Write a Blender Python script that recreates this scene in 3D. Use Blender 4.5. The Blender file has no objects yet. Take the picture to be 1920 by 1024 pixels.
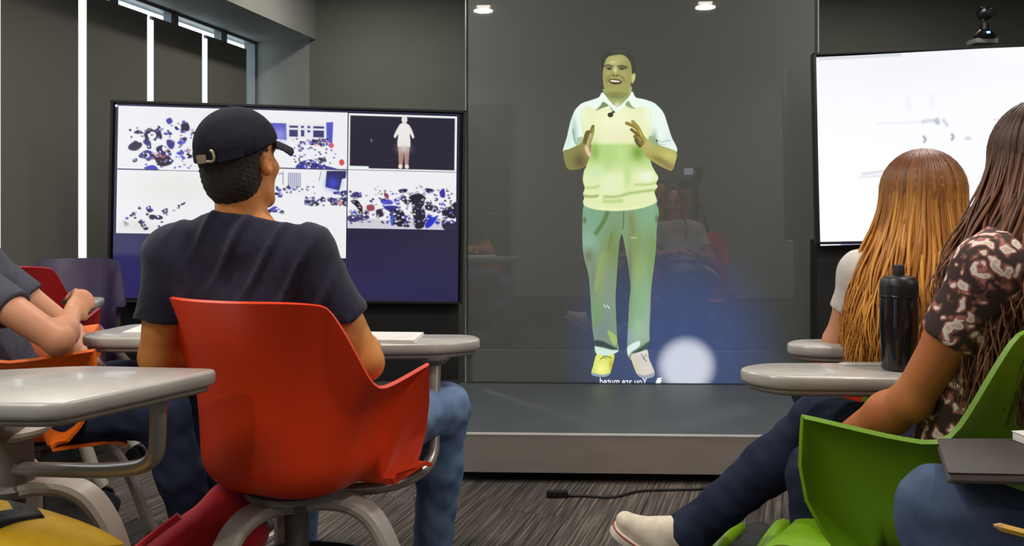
import bpy, bmesh, math, random
import numpy as np
from mathutils import Vector, Matrix

# ------------------------------------------------------------------ camera, world, lamps, exposure
SC = bpy.context.scene
COL = SC.collection
F_PX, CX, HY, EYE = 1600.0, 960.0, 387.0, 1.14      # focal length in px, principal point, camera height
cam_d = bpy.data.cameras.new('camera')
cam_d.sensor_width = 36.0
cam_d.lens = 36.0 * F_PX / 1920.0
cam_d.shift_y = -(512.0 - HY) / 1920.0
cam = bpy.data.objects.new('camera', cam_d)
COL.objects.link(cam)
cam.location = (0, 0, EYE)
cam.rotation_euler = (math.pi / 2, 0, 0)
SC.camera = cam

SC.view_settings.view_transform = 'Standard'
SC.view_settings.look = 'None'
SC.view_settings.gamma = 1.0
SC.view_settings.use_curve_mapping = False
SC.view_settings.exposure = 0.0

world = bpy.data.worlds.new('overcast_daylight')
SC.world = world
world.use_nodes = True
bg = world.node_tree.nodes['Background']
bg.inputs[0].default_value = (0.86, 0.95, 1.0, 1)
bg.inputs[1].default_value = 2.2

CEIL_Z = 2.9
DOWNLIGHTS = [(-0.45, 1.69), (1.46, 1.69), (-1.75, -0.9), (3.9, -0.9), (-1.0, 5.6), (2.6, 5.3)]  # first pair is mirrored in the screen; the others are added, unseen fill
LAMP_W = 22.0
FILL_PANELS = [(-1.75, 0.55, 30.0), (3.55, 0.55, 24.0), (-1.5, 3.35, 27.0), (1.5, 3.35, 27.0)]  # added fill panels, unseen, kept clear of the screen's reflection

# ------------------------------------------------------------------ small helpers
def lin(v):
    v = v / 255.0
    return v / 12.92 if v <= 0.04045 else ((v + 0.055) / 1.055) ** 2.4
def rgb(r, g, b): return (lin(r), lin(g), lin(b), 1.0)
def V(*a): return np.array(a, dtype=np.float64)
def nrm(v):
    v = np.asarray(v, dtype=np.float64); return v / (np.linalg.norm(v) + 1e-12)
def at(px, py, Y):
    return V((px - CX) * Y / F_PX, Y, EYE - (py - HY) * Y / F_PX)
def head(deg):            # heading measured clockwise from +Y: forward, right
    a = math.radians(deg)
    return V(math.sin(a), math.cos(a), 0), V(math.cos(a), -math.sin(a), 0)

MATS = {}
def mat(name, c1, rough=0.5, c2=None, scale=14.0, detail=3.0, bump=0.0, bscale=180.0, metal=0.0, coat=0.0,
        stretch=(1, 1, 1), spec=0.5, sheen=0.0, sss=0.0, bstretch=None, coat_rough=0.05, alpha=None):
    if name in MATS: return MATS[name]
    m = bpy.data.materials.new(name); m.use_nodes = True
    nt = m.node_tree; N = nt.nodes; L = nt.links
    b = N['Principled BSDF']
    b.inputs['Roughness'].default_value = rough
    b.inputs['Metallic'].default_value = metal
    b.inputs['Specular IOR Level'].default_value = spec
    b.inputs['Coat Weight'].default_value = coat
    b.inputs['Coat Roughness'].default_value = coat_rough
    b.inputs['Sheen Weight'].default_value = sheen
    if sss:
        b.inputs['Subsurface Weight'].default_value = sss
        b.inputs['Subsurface Radius'].default_value = (0.012, 0.005, 0.003)
        b.inputs['Subsurface Scale'].default_value = 1.0
    tc = N.new('ShaderNodeTexCoord')
    if c2 is None: c2 = tuple(x * 0.88 for x in c1[:3]) + (1,)
    mp = N.new('ShaderNodeMapping'); mp.inputs['Scale'].default_value = stretch
    L.new(tc.outputs['Object'], mp.inputs[0])
    nz = N.new('ShaderNodeTexNoise'); nz.inputs['Scale'].default_value = scale; nz.inputs['Detail'].default_value = detail
    L.new(mp.outputs[0], nz.inputs['Vector'])
    cr = N.new('ShaderNodeValToRGB')
    cr.color_ramp.elements[0].position = 0.3; cr.color_ramp.elements[1].position = 0.7
    cr.color_ramp.elements[0].color = c1; cr.color_ramp.elements[1].color = c2
    L.new(nz.outputs[0], cr.inputs[0]); L.new(cr.outputs[0], b.inputs['Base Color'])
    if bump:
        mp2 = N.new('ShaderNodeMapping'); mp2.inputs['Scale'].default_value = bstretch or (1, 1, 1)
        L.new(tc.outputs['Object'], mp2.inputs[0])
        n2 = N.new('ShaderNodeTexNoise'); n2.inputs['Scale'].default_value = bscale; n2.inputs['Detail'].default_value = 2
        L.new(mp2.outputs[0], n2.inputs['Vector'])
        bp = N.new('ShaderNodeBump'); bp.inputs['Strength'].default_value = bump; bp.inputs['Distance'].default_value = 0.01
        L.new(n2.outputs[0], bp.inputs['Height']); L.new(bp.outputs[0], b.inputs['Normal'])
    MATS[name] = m
    return m
def emit(name, c, strength):
    if name in MATS: return MATS[name]
    m = mat(name, (0.02, 0.02, 0.02, 1), 0.4)
    b = m.node_tree.nodes['Principled BSDF']
    b.inputs['Emission Color'].default_value = c; b.inputs['Emission Strength'].default_value = strength
    return m
def picture_mat(name, gloss=0.25):
    """a lit picture on a screen: colour comes from the mesh's own colour attribute"""
    m = mat(name, (0.012, 0.012, 0.012, 1), gloss)
    nt = m.node_tree; b = nt.nodes['Principled BSDF']
    at_ = nt.nodes.new('ShaderNodeAttribute'); at_.attribute_name = 'Col'
    nt.links.new(at_.outputs['Color'], b.inputs['Emission Color'])
    b.inputs['Emission Strength'].default_value = 1.0
    return m

WORLD = {}      # object name -> 4x4 world matrix of its thing (numpy), for geometry given in world space
def tag(o, label=None, cat=None, group=None, kind=None):
    if label: o['label'] = label
    if cat: o['category'] = cat
    if group: o['group'] = group
    if kind: o['kind'] = kind
    return o
def thing(name, label, cat, loc=(0, 0, 0), rotz=0.0, group=None, roll=0.0):
    o = bpy.data.objects.new(name, None); COL.objects.link(o)
    o.empty_display_size = 0.05
    M = Matrix.Translation(Vector(loc)) @ Matrix.Rotation(rotz, 4, 'Z') @ Matrix.Rotation(roll, 4, 'Y')
    o.matrix_world = M
    WORLD[o.name] = np.array(M)
    return tag(o, label, cat, group)
def root_of(o):
    while o.parent: o = o.parent
    return o
def to_local(root, pts):
    M = WORLD.get(root.name)
    pts = np.asarray(pts, dtype=np.float64)
    if M is None: return pts
    Mi = np.linalg.inv(M)
    return pts @ Mi[:3, :3].T + Mi[:3, 3]
def obj(name, verts, faces, material, parent=None, smooth=True, world_space=False, label=None, sharp=None):
    verts = np.asarray(verts, dtype=np.float64)
    if world_space and parent is not None: verts = to_local(root_of(parent), verts)
    me = bpy.data.meshes.new(name)
    if isinstance(faces, np.ndarray):
        nf, k = faces.shape
        me.vertices.add(len(verts)); me.vertices.foreach_set('co', verts.astype(np.float32).ravel())
        me.loops.add(nf * k); me.loops.foreach_set('vertex_index', faces.astype(np.int32).ravel())
        me.polygons.add(nf); me.polygons.foreach_set('loop_start', np.arange(0, nf * k, k, dtype=np.int32))
        me.update(calc_edges=True); me.validate()
    else:
        me.from_pydata([tuple(v) for v in verts], [], [tuple(f) for f in faces]); me.update()
    if smooth:
        me.polygons.foreach_set('use_smooth', np.ones(len(me.polygons), dtype=bool))
        if sharp: me.set_sharp_from_angle(angle=math.radians(sharp))
    me.materials.append(material)
    o = bpy.data.objects.new(name, me); COL.objects.link(o)
    if parent is not None: o.parent = parent
    if label: o['label'] = label
    return o

class MB:
    """collects primitives into one mesh"""
    def __init__(s): s.v = []; s.f = []
    def add(s, v, f):
        n = len(s.v); s.v += [tuple(map(float, p)) for p in v]; s.f += [tuple(int(i) + n for i in q) for q in f]; return s
    def box(s, c, d, R=None, bev=0.0):
        bm = bmesh.new(); bmesh.ops.create_cube(bm, size=1.0)
        bmesh.ops.scale(bm, vec=d, verts=bm.verts)
        if bev > 0: bmesh.ops.bevel(bm, geom=bm.edges[:], offset=bev, segments=2, affect='EDGES', profile=0.7)
        bm.verts.index_update()
        P = np.array([v.co[:] for v in bm.verts])
        if R is not None: P = P @ np.asarray(R).T
        s.add(P + np.asarray(c), [[v.index for v in f.verts] for f in bm.faces]); bm.free(); return s
    def tube(s, pts, r, n=14, caps=True):
        pts = [np.asarray(p, float) for p in pts]; rs = r if hasattr(r, '__len__') else [r] * len(pts)
        base = len(s.v); up = None; rings = []
        for i, p in enumerate(pts):
            t = nrm(pts[min(i + 1, len(pts) - 1)] - pts[max(i - 1, 0)])
            if up is None:
                up = nrm(np.cross(t, V(0.31, 0.2, 1) if abs(t[2]) < 0.9 else V(1, 0.1, 0)))
            up = nrm(up - t * np.dot(up, t)); w = np.cross(t, up)
            rings.append([p + rs[i] * (math.cos(a) * up + math.sin(a) * w) for a in np.linspace(0, 2 * math.pi, n, endpoint=False)])
        v = [q for ring in rings for q in ring]; f = []
        for i in range(len(pts) - 1):
            for j in range(n): f.append((i * n + j, i * n + (j + 1) % n, (i + 1) * n + (j + 1) % n, (i + 1) * n + j))
        if caps:
            f.append(tuple(reversed(range(n)))); f.append(tuple((len(pts) - 1) * n + j for j in range(n)))
        s.add(v, f); return s
    def lathe(s, prof, c=(0, 0, 0), n=32, R=None):
        v = []; f = []
        for (r, z) in prof:
            for a in np.linspace(0, 2 * math.pi, n, endpoint=False): v.append((r * math.cos(a), r * math.sin(a), z))
        for i in range(len(prof) - 1):
            for j in range(n): f.append((i * n + j, i * n + (j + 1) % n, (i + 1) * n + (j + 1) % n, (i + 1) * n + j))
        f.append(tuple(reversed(range(n)))); f.append(tuple((len(prof) - 1) * n + j for j in range(n)))
        v = np.array(v)
        if R is not None: v = v @ np.asarray(R).T
        s.add(v + np.asarray(c), f); return s
    def slab(s, poly, z0, z1, bev=0.006):
        """prism over a plan outline with rounded top and bottom edges"""
        P = np.array(poly, float); c = P.mean(0); n = len(P)
        def inset(d):
            prv = np.roll(P, 1, 0); nxt = np.roll(P, -1, 0)
            t = nxt - prv; t /= np.linalg.norm(t, axis=1, keepdims=True) + 1e-9
            nn = np.stack([-t[:, 1], t[:, 0]], 1)
            if np.sum(nn * (c - P)) < 0: nn = -nn
            return P + nn * d
        levels = [(z0, bev * 1.6), (z0 + bev * 0.6, bev * 0.4), (z0 + bev * 1.5, 0), (z1 - bev, 0), (z1 - bev * 0.35, bev * 0.3), (z1, bev)]
        v = []; f = []
        for z, d in levels: v += [(q[0], q[1], z) for q in inset(d)]
        for i in range(len(levels) - 1):
            for j in range(n): f.append((i * n + j, i * n + (j + 1) % n, (i + 1) * n + (j + 1) % n, (i + 1) * n + j))
        f.append(tuple(reversed(range(n)))); f.append(tuple((len(levels) - 1) * n + j for j in range(n)))
        s.add(v, f); return s
    def build(s, name, material, parent=None, world_space=False, smooth=True, sharp=35, label=None):
        o = obj(name, s.v, s.f, material, parent, smooth, world_space, label, sharp)
        bm = bmesh.new(); bm.from_mesh(o.data); bmesh.ops.recalc_face_normals(bm, faces=bm.faces); bm.to_mesh(o.data); bm.free()
        return o

def smooth_path(pts, n=8):
    P = [np.asarray(p, float) for p in pts]; P = [2 * P[0] - P[1]] + P + [2 * P[-1] - P[-2]]; out = []
    for i in range(1, len(P) - 2):
        for t in np.linspace(0, 1, n, endpoint=False):
            a, b, c, d = P[i - 1], P[i], P[i + 1], P[i + 2]
            out.append(0.5 * (2 * b + (c - a) * t + (2 * a - 5 * b + 4 * c - d) * t * t + (3 * b - a - 3 * c + d) * t ** 3))
    out.append(P[-2]); return out
def fillet(pts, r, n=7, closed=False):
    """polyline with its corners rounded to radius about r"""
    P = [np.asarray(p, float) for p in pts]; out = []; m = len(P)
    for i in range(m):
        if not closed and i in (0, m - 1): out.append(P[i]); continue
        a, b, c = P[i - 1], P[i], P[(i + 1) % m]
        d1 = min(r, np.linalg.norm(a - b) * 0.48); d2 = min(r, np.linalg.norm(c - b) * 0.48)
        p, q = b + nrm(a - b) * d1, b + nrm(c - b) * d2
        for t in np.linspace(0, 1, n): out.append((1 - t) ** 2 * p + 2 * t * (1 - t) * b + t * t * q)
    return out

# ------------------------------------------------------------------ signed-distance modelling (people, cloth, bags)
class Field:
    def __init__(s, lo, hi, res):
        s.lo = np.array(lo, float); s.res = res
        s.n = np.ceil((np.array(hi, float) - s.lo) / res).astype(int) + 1
        s.ax = [(s.lo[i] + res * np.arange(s.n[i])).astype(np.float32) for i in range(3)]
        s.F = np.full(tuple(s.n), 0.3, dtype=np.float32)
    def win(s, lo, hi):
        a = np.clip(np.floor((np.asarray(lo) - s.lo) / s.res).astype(int), 0, s.n); b = np.clip(np.ceil((np.asarray(hi) - s.lo) / s.res).astype(int) + 1, 0, s.n)
        if np.any(b <= a): return None
        sl = tuple(slice(a[i], b[i]) for i in range(3))
        return sl, s.ax[0][sl[0]][:, None, None], s.ax[1][sl[1]][None, :, None], s.ax[2][sl[2]][None, None, :]
    def blend(s, fn, lo, hi, k, op='add'):
        w = s.win(lo, hi)
        if w is None: return
        sl, x, y, z = w; d = fn(x, y, z).astype(np.float32); f = s.F[sl]
        if op == 'add':
            h = np.maximum(k - np.abs(f - d), 0) / k; s.F[sl] = np.minimum(f, d) - h * h * k * 0.25
        else:
            d = -d; h = np.maximum(k - np.abs(f - d), 0) / k; s.F[sl] = np.maximum(f, d) + h * h * k * 0.25
    def cone(s, a, b, ra, rb, k=0.02, flat=None, op='add'):
        a = np.asarray(a, float); b = np.asarray(b, float); ab = b - a; l2 = float(ab @ ab) + 1e-12
        m = max(ra, rb) * (max(1.0, flat[1]) if flat else 1.0) + k + 0.02
        def fn(x, y, z):
            px, py, pz = x - a[0], y - a[1], z - a[2]
            t = np.clip((px * ab[0] + py * ab[1] + pz * ab[2]) / l2, 0, 1)
            qx, qy, qz = px - t * ab[0], py - t * ab[1], pz - t * ab[2]
            if flat:
                n = nrm(flat[0]); dd = (qx * n[0] + qy * n[1] + qz * n[2]) * (1 / flat[1] - 1)
                qx, qy, qz = qx + n[0] * dd, qy + n[1] * dd, qz + n[2] * dd
            return np.sqrt(qx * qx + qy * qy + qz * qz) - (ra + (rb - ra) * t)
        s.blend(fn, np.minimum(a, b) - m, np.maximum(a, b) + m, k, op)
    def chain(s, pts, rs, k=0.02, flat=None):
        for i in range(len(pts) - 1): s.cone(pts[i], pts[i + 1], rs[i], rs[i + 1], k, flat)
    def ell(s, c, r, R=None, k=0.02, op='add'):
        c = np.asarray(c, float); r = np.asarray(r, float); R = np.eye(3) if R is None else np.asarray(R)   # columns = axes
        m = max(r) + k + 0.02; rm = float(min(r))
        def fn(x, y, z):
            px, py, pz = x - c[0], y - c[1], z - c[2]; q = 0; g = 0
            for i in range(3):
                u = (px * R[0, i] + py * R[1, i] + pz * R[2, i]) / r[i]; q = q + u * u; g = g + (u / r[i]) ** 2
            q = np.sqrt(q); return q * (q - 1) / (np.sqrt(g) + 1e-6)
        s.blend(fn, c - m, c + m, k, op)
    def rbox(s, c, h, R=None, rad=0.01, k=0.01, op='add'):
        c = np.asarray(c, float); h = np.asarray(h, float) - rad; R = np.eye(3) if R is None else np.asarray(R)
        m = float(np.linalg.norm(h)) + rad + k + 0.01
        def fn(x, y, z):
            px, py, pz = x - c[0], y - c[1], z - c[2]
            d = [np.abs(px * R[0, i] + py * R[1, i] + pz * R[2, i]) - h[i] for i in range(3)]
            o = np.sqrt(sum(np.maximum(q, 0) ** 2 for q in d)); return o + np.minimum(np.maximum(np.maximum(d[0], d[1]), d[2]), 0) - rad
        s.blend(fn, c - m, c + m, k, op)
    def cut_plane(s, p, n, k=0.004, lo=None, hi=None):
        """remove everything on the side the normal points to"""
        n = nrm(n); p = np.asarray(p, float)
        s.blend(lambda x, y, z: -((x - p[0]) * n[0] + (y - p[1]) * n[1] + (z - p[2]) * n[2]),
                s.lo if lo is None else lo, (s.lo + s.res * s.n) if hi is None else hi, k, 'cut')
    def ripple(s, fn, lo=None, hi=None):
        w = s.win(s.lo if lo is None else lo, (s.lo + s.res * s.n) if hi is None else hi)
        if w is None: return
        sl, x, y, z = w; s.F[sl] += fn(x, y, z).astype(np.float32)
    def mesh(s):
        F = s.F; F[0] = F[-1] = 0.3; F[:, 0] = F[:, -1] = 0.3; F[:, :, 0] = F[:, :, -1] = 0.3
        S = F < 0
        nx, ny, nz = F.shape
        offs = [(i, j, k) for i in (0, 1) for j in (0, 1) for k in (0, 1)]
        cnt = np.zeros((nx - 1, ny - 1, nz - 1), dtype=np.int8)
        for (i, j, k) in offs: cnt += S[i:nx - 1 + i, j:ny - 1 + j, k:nz - 1 + k]
        act = np.argwhere((cnt > 0) & (cnt < 8))
        idm = np.full(cnt.shape, -1, dtype=np.int32); idm[act[:, 0], act[:, 1], act[:, 2]] = np.arange(len(act))
        vals = np.stack([F[act[:, 0] + i, act[:, 1] + j, act[:, 2] + k] for (i, j, k) in offs], 1)
        acc = np.zeros((len(act), 3)); num = np.zeros(len(act)); O = np.array(offs, float)
        for a in range(8):
            for b in range(a + 1, 8):
                if np.abs(O[a] - O[b]).sum() != 1: continue
                va, vb = vals[:, a], vals[:, b]; m = (va < 0) != (vb < 0)
                t = va[m] / (va[m] - vb[m]); acc[m] += O[a] + t[:, None] * (O[b] - O[a]); num[m] += 1
        verts = s.lo + s.res * (act + acc / num[:, None])
        faces = []
        for ax in range(3):
            o1, o2 = [(1, 2), (2, 0), (0, 1)][ax]
            A = [slice(1, -1)] * 3; B = [slice(1, -1)] * 3
            A[ax] = slice(0, -1); B[ax] = slice(1, None)
            sa, sb = S[tuple(A)], S[tuple(B)]; e = np.argwhere(sa != sb)
            if not len(e): continue
            base = e + 1; base[:, ax] = e[:, ax]
            fl = sa[e[:, 0], e[:, 1], e[:, 2]]
            def cell(d1, d2):
                c = base.copy(); c[:, o1] += d1; c[:, o2] += d2; return idm[c[:, 0], c[:, 1], c[:, 2]]
            q = np.stack([cell(-1, -1), cell(0, -1), cell(0, 0), cell(-1, 0)], 1)
            q[~fl] = q[~fl][:, ::-1]; faces.append(q)
        return verts, np.concatenate(faces)
    def build(s, name, material, parent, smooth_iter=1):
        v, f = s.mesh()
        for _ in range(smooth_iter):       # light Laplacian smoothing
            acc = np.zeros_like(v); n = np.zeros(len(v))
            for a, b in ((0, 1), (1, 2), (2, 3), (3, 0)):
                np.add.at(acc, f[:, a], v[f[:, b]]); np.add.at(n, f[:, a], 1)
                np.add.at(acc, f[:, b], v[f[:, a]]); np.add.at(n, f[:, b], 1)
            v = v * 0.45 + 0.55 * acc / n[:, None]
        return obj(name, v, f, material, parent, True, True)
def frame(f, u):
    f = nrm(f); u = nrm(np.asarray(u) - f * np.dot(u, f)); r = np.cross(f, u); return r, f, u

# ------------------------------------------------------------------ pictures shown on screens, painted procedurally
class Paint:
    def __init__(s, x0, y0, x1, y1, step=1.0, bgc=(0, 0, 0)):
        s.w = int(round((x1 - x0) / step)) + 1; s.h = int(round((y1 - y0) / step)) + 1
        s.x = np.linspace(x0, x1, s.w); s.y = np.linspace(y0, y1, s.h)
        s.X, s.Y = np.meshgrid(s.x, s.y)
        s.C = np.zeros((s.h, s.w, 3)); s.C[:] = bgc; s.id = np.zeros((s.h, s.w), dtype=int); s.step = step
    def _sd(s, P):
        P = np.asarray(P, float); n = len(P)
        x0, y0 = P.min(0) - 4; x1, y1 = P.max(0) + 4
        ix = np.where((s.x >= x0) & (s.x <= x1))[0]; iy = np.where((s.y >= y0) & (s.y <= y1))[0]
        if not len(ix) or not len(iy): return None
        sl = (slice(iy[0], iy[-1] + 1), slice(ix[0], ix[-1] + 1)); X = s.X[sl]; Y = s.Y[sl]
        d = np.full(X.shape, 1e9); inside = np.zeros(X.shape, bool)
        for i in range(n):
            a, b = P[i], P[(i + 1) % n]; e = b - a
            t = np.clip(((X - a[0]) * e[0] + (Y - a[1]) * e[1]) / (e @ e + 1e-9), 0, 1)
            d = np.minimum(d, (X - a[0] - t * e[0]) ** 2 + (Y - a[1] - t * e[1]) ** 2)
            if a[1] != b[1]:
                c = ((a[1] > Y) != (b[1] > Y)) & (X < (b[0] - a[0]) * (Y - a[1]) / (b[1] - a[1]) + a[0]); inside ^= c
        d = np.sqrt(d); d[inside] *= -1; return sl, d
    def poly(s, P, c, soft=1.2, rid=None, curve=True, alpha=1.0):
        if curve and len(P) > 3:
            Q = [np.asarray(p, float) for p in P]; m = len(Q); out = []
            for i in range(m):
                a, b, cc, d = Q[i - 1], Q[i], Q[(i + 1) % m], Q[(i + 2) % m]
                for t in (0, 0.25, 0.5, 0.75):
                    out.append(0.5 * (2 * b + (cc - a) * t + (2 * a - 5 * b + 4 * cc - d) * t * t + (3 * b - a - 3 * cc + d) * t ** 3))
            P = out
        r = s._sd(P)
        if r is None: return s
        sl, d = r; a = np.clip(0.5 - d / soft, 0, 1)[..., None] * alpha
        s.C[sl] = s.C[sl] * (1 - a) + np.asarray(c, float) * a
        if rid is not None: s.id[sl][d < 0] = rid
        return s
    def oval(s, cx, cy, rx, ry, c, soft=1.2, rot=0.0, alpha=1.0, rid=None):
        t = np.linspace(0, 2 * math.pi, 18, endpoint=False); ca, sa = math.cos(rot), math.sin(rot)
        return s.poly([(cx + rx * math.cos(q) * ca - ry * math.sin(q) * sa, cy + rx * math.cos(q) * sa + ry * math.sin(q) * ca) for q in t], c, soft, rid, False, alpha)
    def blob(s, cx, cy, rx, ry, c, alpha=0.6, rot=0.0, only=None):
        ca, sa = math.cos(rot), math.sin(rot); dx, dy = s.X - cx, s.Y - cy
        u = (dx * ca + dy * sa) / rx; v = (-dx * sa + dy * ca) / ry
        a = alpha * np.exp(-(u * u + v * v))
        if only is not None: a = a * np.isin(s.id, only)
        s.C = s.C * (1 - a[..., None]) + np.asarray(c, float) * a[..., None]; return s
    def line(s, pts, w, c, soft=1.0, alpha=1.0, rid=None):
        pts = smooth_path([np.array(p, float) for p in pts], 5) if len(pts) > 2 else [np.array(p, float) for p in pts]
        L = []; R = []
        for i, p in enumerate(pts):
            t = nrm(pts[min(i + 1, len(pts) - 1)] - pts[max(i - 1, 0)]); n = np.array([-t[1], t[0]]); L.append(p + n * w / 2); R.append(p - n * w / 2)
        return s.poly(L + R[::-1], c, soft, rid, False, alpha)
    def mesh(s, name, root, parent, face_y, material, only=None, gain=1.0, warp=None):
        """lay the picture on the plane local y = face_y of a screen"""
        M = WORLD[root.name]; Mi = np.linalg.inv(M); o = Mi[:3, :3] @ V(0, 0, EYE) + Mi[:3, 3]
        D = np.stack([(s.X - CX) / F_PX, np.ones_like(s.X), (HY - s.Y) / F_PX], -1) @ Mi[:3, :3].T
        t = (face_y - o[1]) / D[..., 1]; P = o + t[..., None] * D
        idx = np.arange(s.w * s.h).reshape(s.h, s.w)
        q = np.stack([idx[:-1, :-1], idx[1:, :-1], idx[1:, 1:], idx[:-1, 1:]], -1).reshape(-1, 4)
        if only is not None:
            k = np.isin(s.id, only); kk = (k[:-1, :-1].astype(int) + k[1:, :-1] + k[1:, 1:] + k[:-1, 1:]).reshape(-1) >= 2; q = q[kk]
        used = np.unique(q); rem = np.full(s.w * s.h, -1); rem[used] = np.arange(len(used))
        ob = obj(name, P.reshape(-1, 3)[used], rem[q], material, parent, False)
        c = np.clip(s.C.reshape(-1, 3)[used], 0, 255) / 255.0
        c = np.where(c <= 0.04045, c / 12.92, ((c + 0.055) / 1.055) ** 2.4) * gain
        ca = ob.data.color_attributes.new('Col', 'FLOAT_COLOR', 'POINT')
        ca.data.foreach_set('color', np.concatenate([c, np.ones((len(c), 1))], 1).astype(np.float32).ravel())
        return ob

# ================================================================== THE SETTING
random.seed(7)
M_WALL = mat('dark_grey_wall_paint', rgb(92, 94, 88), 0.75, rgb(88, 90, 84), 3.0, bump=0.05, bscale=120)
M_RET = mat('window_lit_grey_paint', rgb(130, 132, 128), 0.75, rgb(122, 124, 120), 3.0)  # wall grey made lighter: daylight from the windows is put into the colour
M_REAR = mat('pale_rear_wall_paint', rgb(176, 172, 164), 0.8, rgb(168, 164, 157), 2.0)
M_CEIL = mat('ceiling_paint', rgb(170, 170, 166), 0.9)
M_BLACK = mat('matt_black', rgb(18, 18, 20), 0.6)
M_BLACKGLOSS = mat('gloss_black_plastic', rgb(16, 16, 18), 0.25)
M_ALU = mat('brushed_aluminium', rgb(170, 172, 175), 0.35, metal=0.9)

def structure(name, verts, faces, m, parent=None):
    o = obj(name, verts, faces, m, parent, False)
    if parent is None: o['kind'] = 'structure'
    return o
def sbox(name, c, d, m, R=None, parent=None):
    mb = MB().box(c, d, R)
    o = mb.build(name, m, parent, smooth=False)
    if parent is None: o['kind'] = 'structure'
    return o

# ---- floor: a slab with carpet planks laid on it
M_FLOOR = mat('carpet_backing', rgb(60, 57, 55), 0.95, rgb(45, 43, 42), 30, stretch=(1, 0.1, 1))
floor = sbox('floor', (0.5, 2.5, -0.06), (8.2, 9.4, 0.1), M_FLOOR)
def carpet_mat():
    m = bpy.data.materials.new('streaked_carpet'); m.use_nodes = True
    nt = m.node_tree; N = nt.nodes; L = nt.links; b = N['Principled BSDF']
    b.inputs['Roughness'].default_value = 0.95; b.inputs['Specular IOR Level'].default_value = 0.1
    tc = N.new('ShaderNodeTexCoord'); oi = N.new('ShaderNodeObjectInfo')
    mp = N.new('ShaderNodeMapping'); mp.inputs['Scale'].default_value = (110, 3.0, 1)
    sh = N.new('ShaderNodeVectorMath'); sh.operation = 'MULTIPLY_ADD'
    cb = N.new('ShaderNodeCombineXYZ')
    L.new(oi.outputs['Random'], cb.inputs[0]); L.new(oi.outputs['Random'], cb.inputs[1])
    L.new(cb.outputs[0], sh.inputs[0]); sh.inputs[1].default_value = (37, 53, 0); L.new(tc.outputs['Object'], sh.inputs[2])
    L.new(sh.outputs[0], mp.inputs[0])
    nz = N.new('ShaderNodeTexNoise'); nz.inputs['Scale'].default_value = 1.0; nz.inputs['Detail'].default_value = 5; L.new(mp.outputs[0], nz.inputs['Vector'])
    cr = N.new('ShaderNodeValToRGB'); E = cr.color_ramp.elements
    E[0].position = 0.36; E[0].color = rgb(66, 62, 60); E[1].position = 0.68; E[1].color = rgb(128, 120, 112)
    e = E.new(0.5); e.color = rgb(88, 83, 79)
    L.new(nz.outputs[0], cr.inputs[0])
    tint = N.new('ShaderNodeValToRGB'); T = tint.color_ramp.elements
    T[0].color = (0.55, 0.55, 0.57, 1); T[1].color = (1.15, 1.1, 1.05, 1); L.new(oi.outputs['Random'], tint.inputs[0])
    mx = N.new('ShaderNodeMix'); mx.data_type = 'RGBA'; mx.blend_type = 'MULTIPLY'; mx.inputs[0].default_value = 1.0
    L.new(cr.outputs[0], mx.inputs[6]); L.new(tint.outputs[0], mx.inputs[7]); L.new(mx.outputs[2], b.inputs['Base Color'])
    fz = N.new('ShaderNodeTexNoise'); fz.inputs['Scale'].default_value = 400; L.new(tc.outputs['Object'], fz.inputs['Vector'])
    bp = N.new('ShaderNodeBump'); bp.inputs['Strength'].default_value = 0.5; bp.inputs['Distance'].default_value = 0.004
    L.new(fz.outputs[0], bp.inputs['Height']); L.new(bp.outputs[0], b.inputs['Normal'])
    return m
M_CARPET = carpet_mat()
tile_me = None
pf, pr = head(18)
TW, TL = 0.25, 1.0
for i in range(-13, 15):
    for j in range(-1, 6):
        c = pr * (i + 0.5) * TW + pf * ((j + 0.5 + (0.5 if i % 2 else 0.0)) * TL) + V(0.3, 1.0, 0)
        if not (-2.5 < c[0] < 3.4 and 1.3 < c[1] < 5.2): continue
        if tile_me is None:
            o = MB().box((0, 0, 0), (TW - 0.003, TL - 0.003, 0.008), bev=0.002).build('carpet_tile', M_CARPET, floor, sharp=None)
            tile_me = o.data
        else:
            o = bpy.data.objects.new('carpet_tile', tile_me); COL.objects.link(o); o.parent = floor
        o.location = (c[0], c[1], -0.0045); o.rotation_euler = (0, 0, -math.radians(18))

# ---- walls, ceiling
WT = nrm(V(0.213, 1, 0)); WN = nrm(V(1, -0.213, 0)); W0 = V(-2.06, 6.6, 0)
RW = np.stack([WT, WN, V(0, 0, 1)], 1)
def W(s, off, z): return W0 - WT * s + WN * off + V(0, 0, z)
SILL, HEADZ = 0.70, 2.44
ceiling = sbox('ceiling', (0.5, 2.5, CEIL_Z + 0.05), (8.2, 9.4, 0.1), M_CEIL)
sbox('wall_back', (1.45, 6.70, 1.45), (6.05, 0.1, 2.9), M_WALL)
a, b_ = V(-2.13, 6.79, 0), V(-1.573, 6.655, 0); rd = nrm(b_ - a); rn = V(rd[1], -rd[0], 0)
sbox('wall_return', (a + b_) / 2 - rn * 0.05 + V(0, 0, 1.45), (np.linalg.norm(b_ - a), 0.1, 2.9), M_RET, np.stack([rd, -rn, V(0, 0, 1)], 1))
wl = sbox('wall_left', W(4.2, -0.08, SILL / 2), (8.9, 0.16, SILL), M_WALL, RW)
sbox('window_sill', W(4.2, 0.02, SILL + 0.012), (8.9, 0.20, 0.024), M_RET, RW, wl)
sbox('head_panel', W(4.2, -0.08, (HEADZ + CEIL_Z) / 2), (8.9, 0.16, CEIL_Z - HEADZ), M_RET, RW, wl)
sbox('bulkhead', W(4.2, 0.26, (HEADZ + CEIL_Z) / 2), (8.9, 0.50, CEIL_Z - HEADZ), M_RET, RW, wl)
sbox('wall_panel', W(6.3, -0.08, (SILL + HEADZ) / 2), (4.6, 0.16, HEADZ - SILL), M_WALL, RW, wl)
sbox('wall_right', (4.25, 2.4, 1.45), (0.1, 8.4, 2.9), M_WALL)
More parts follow.
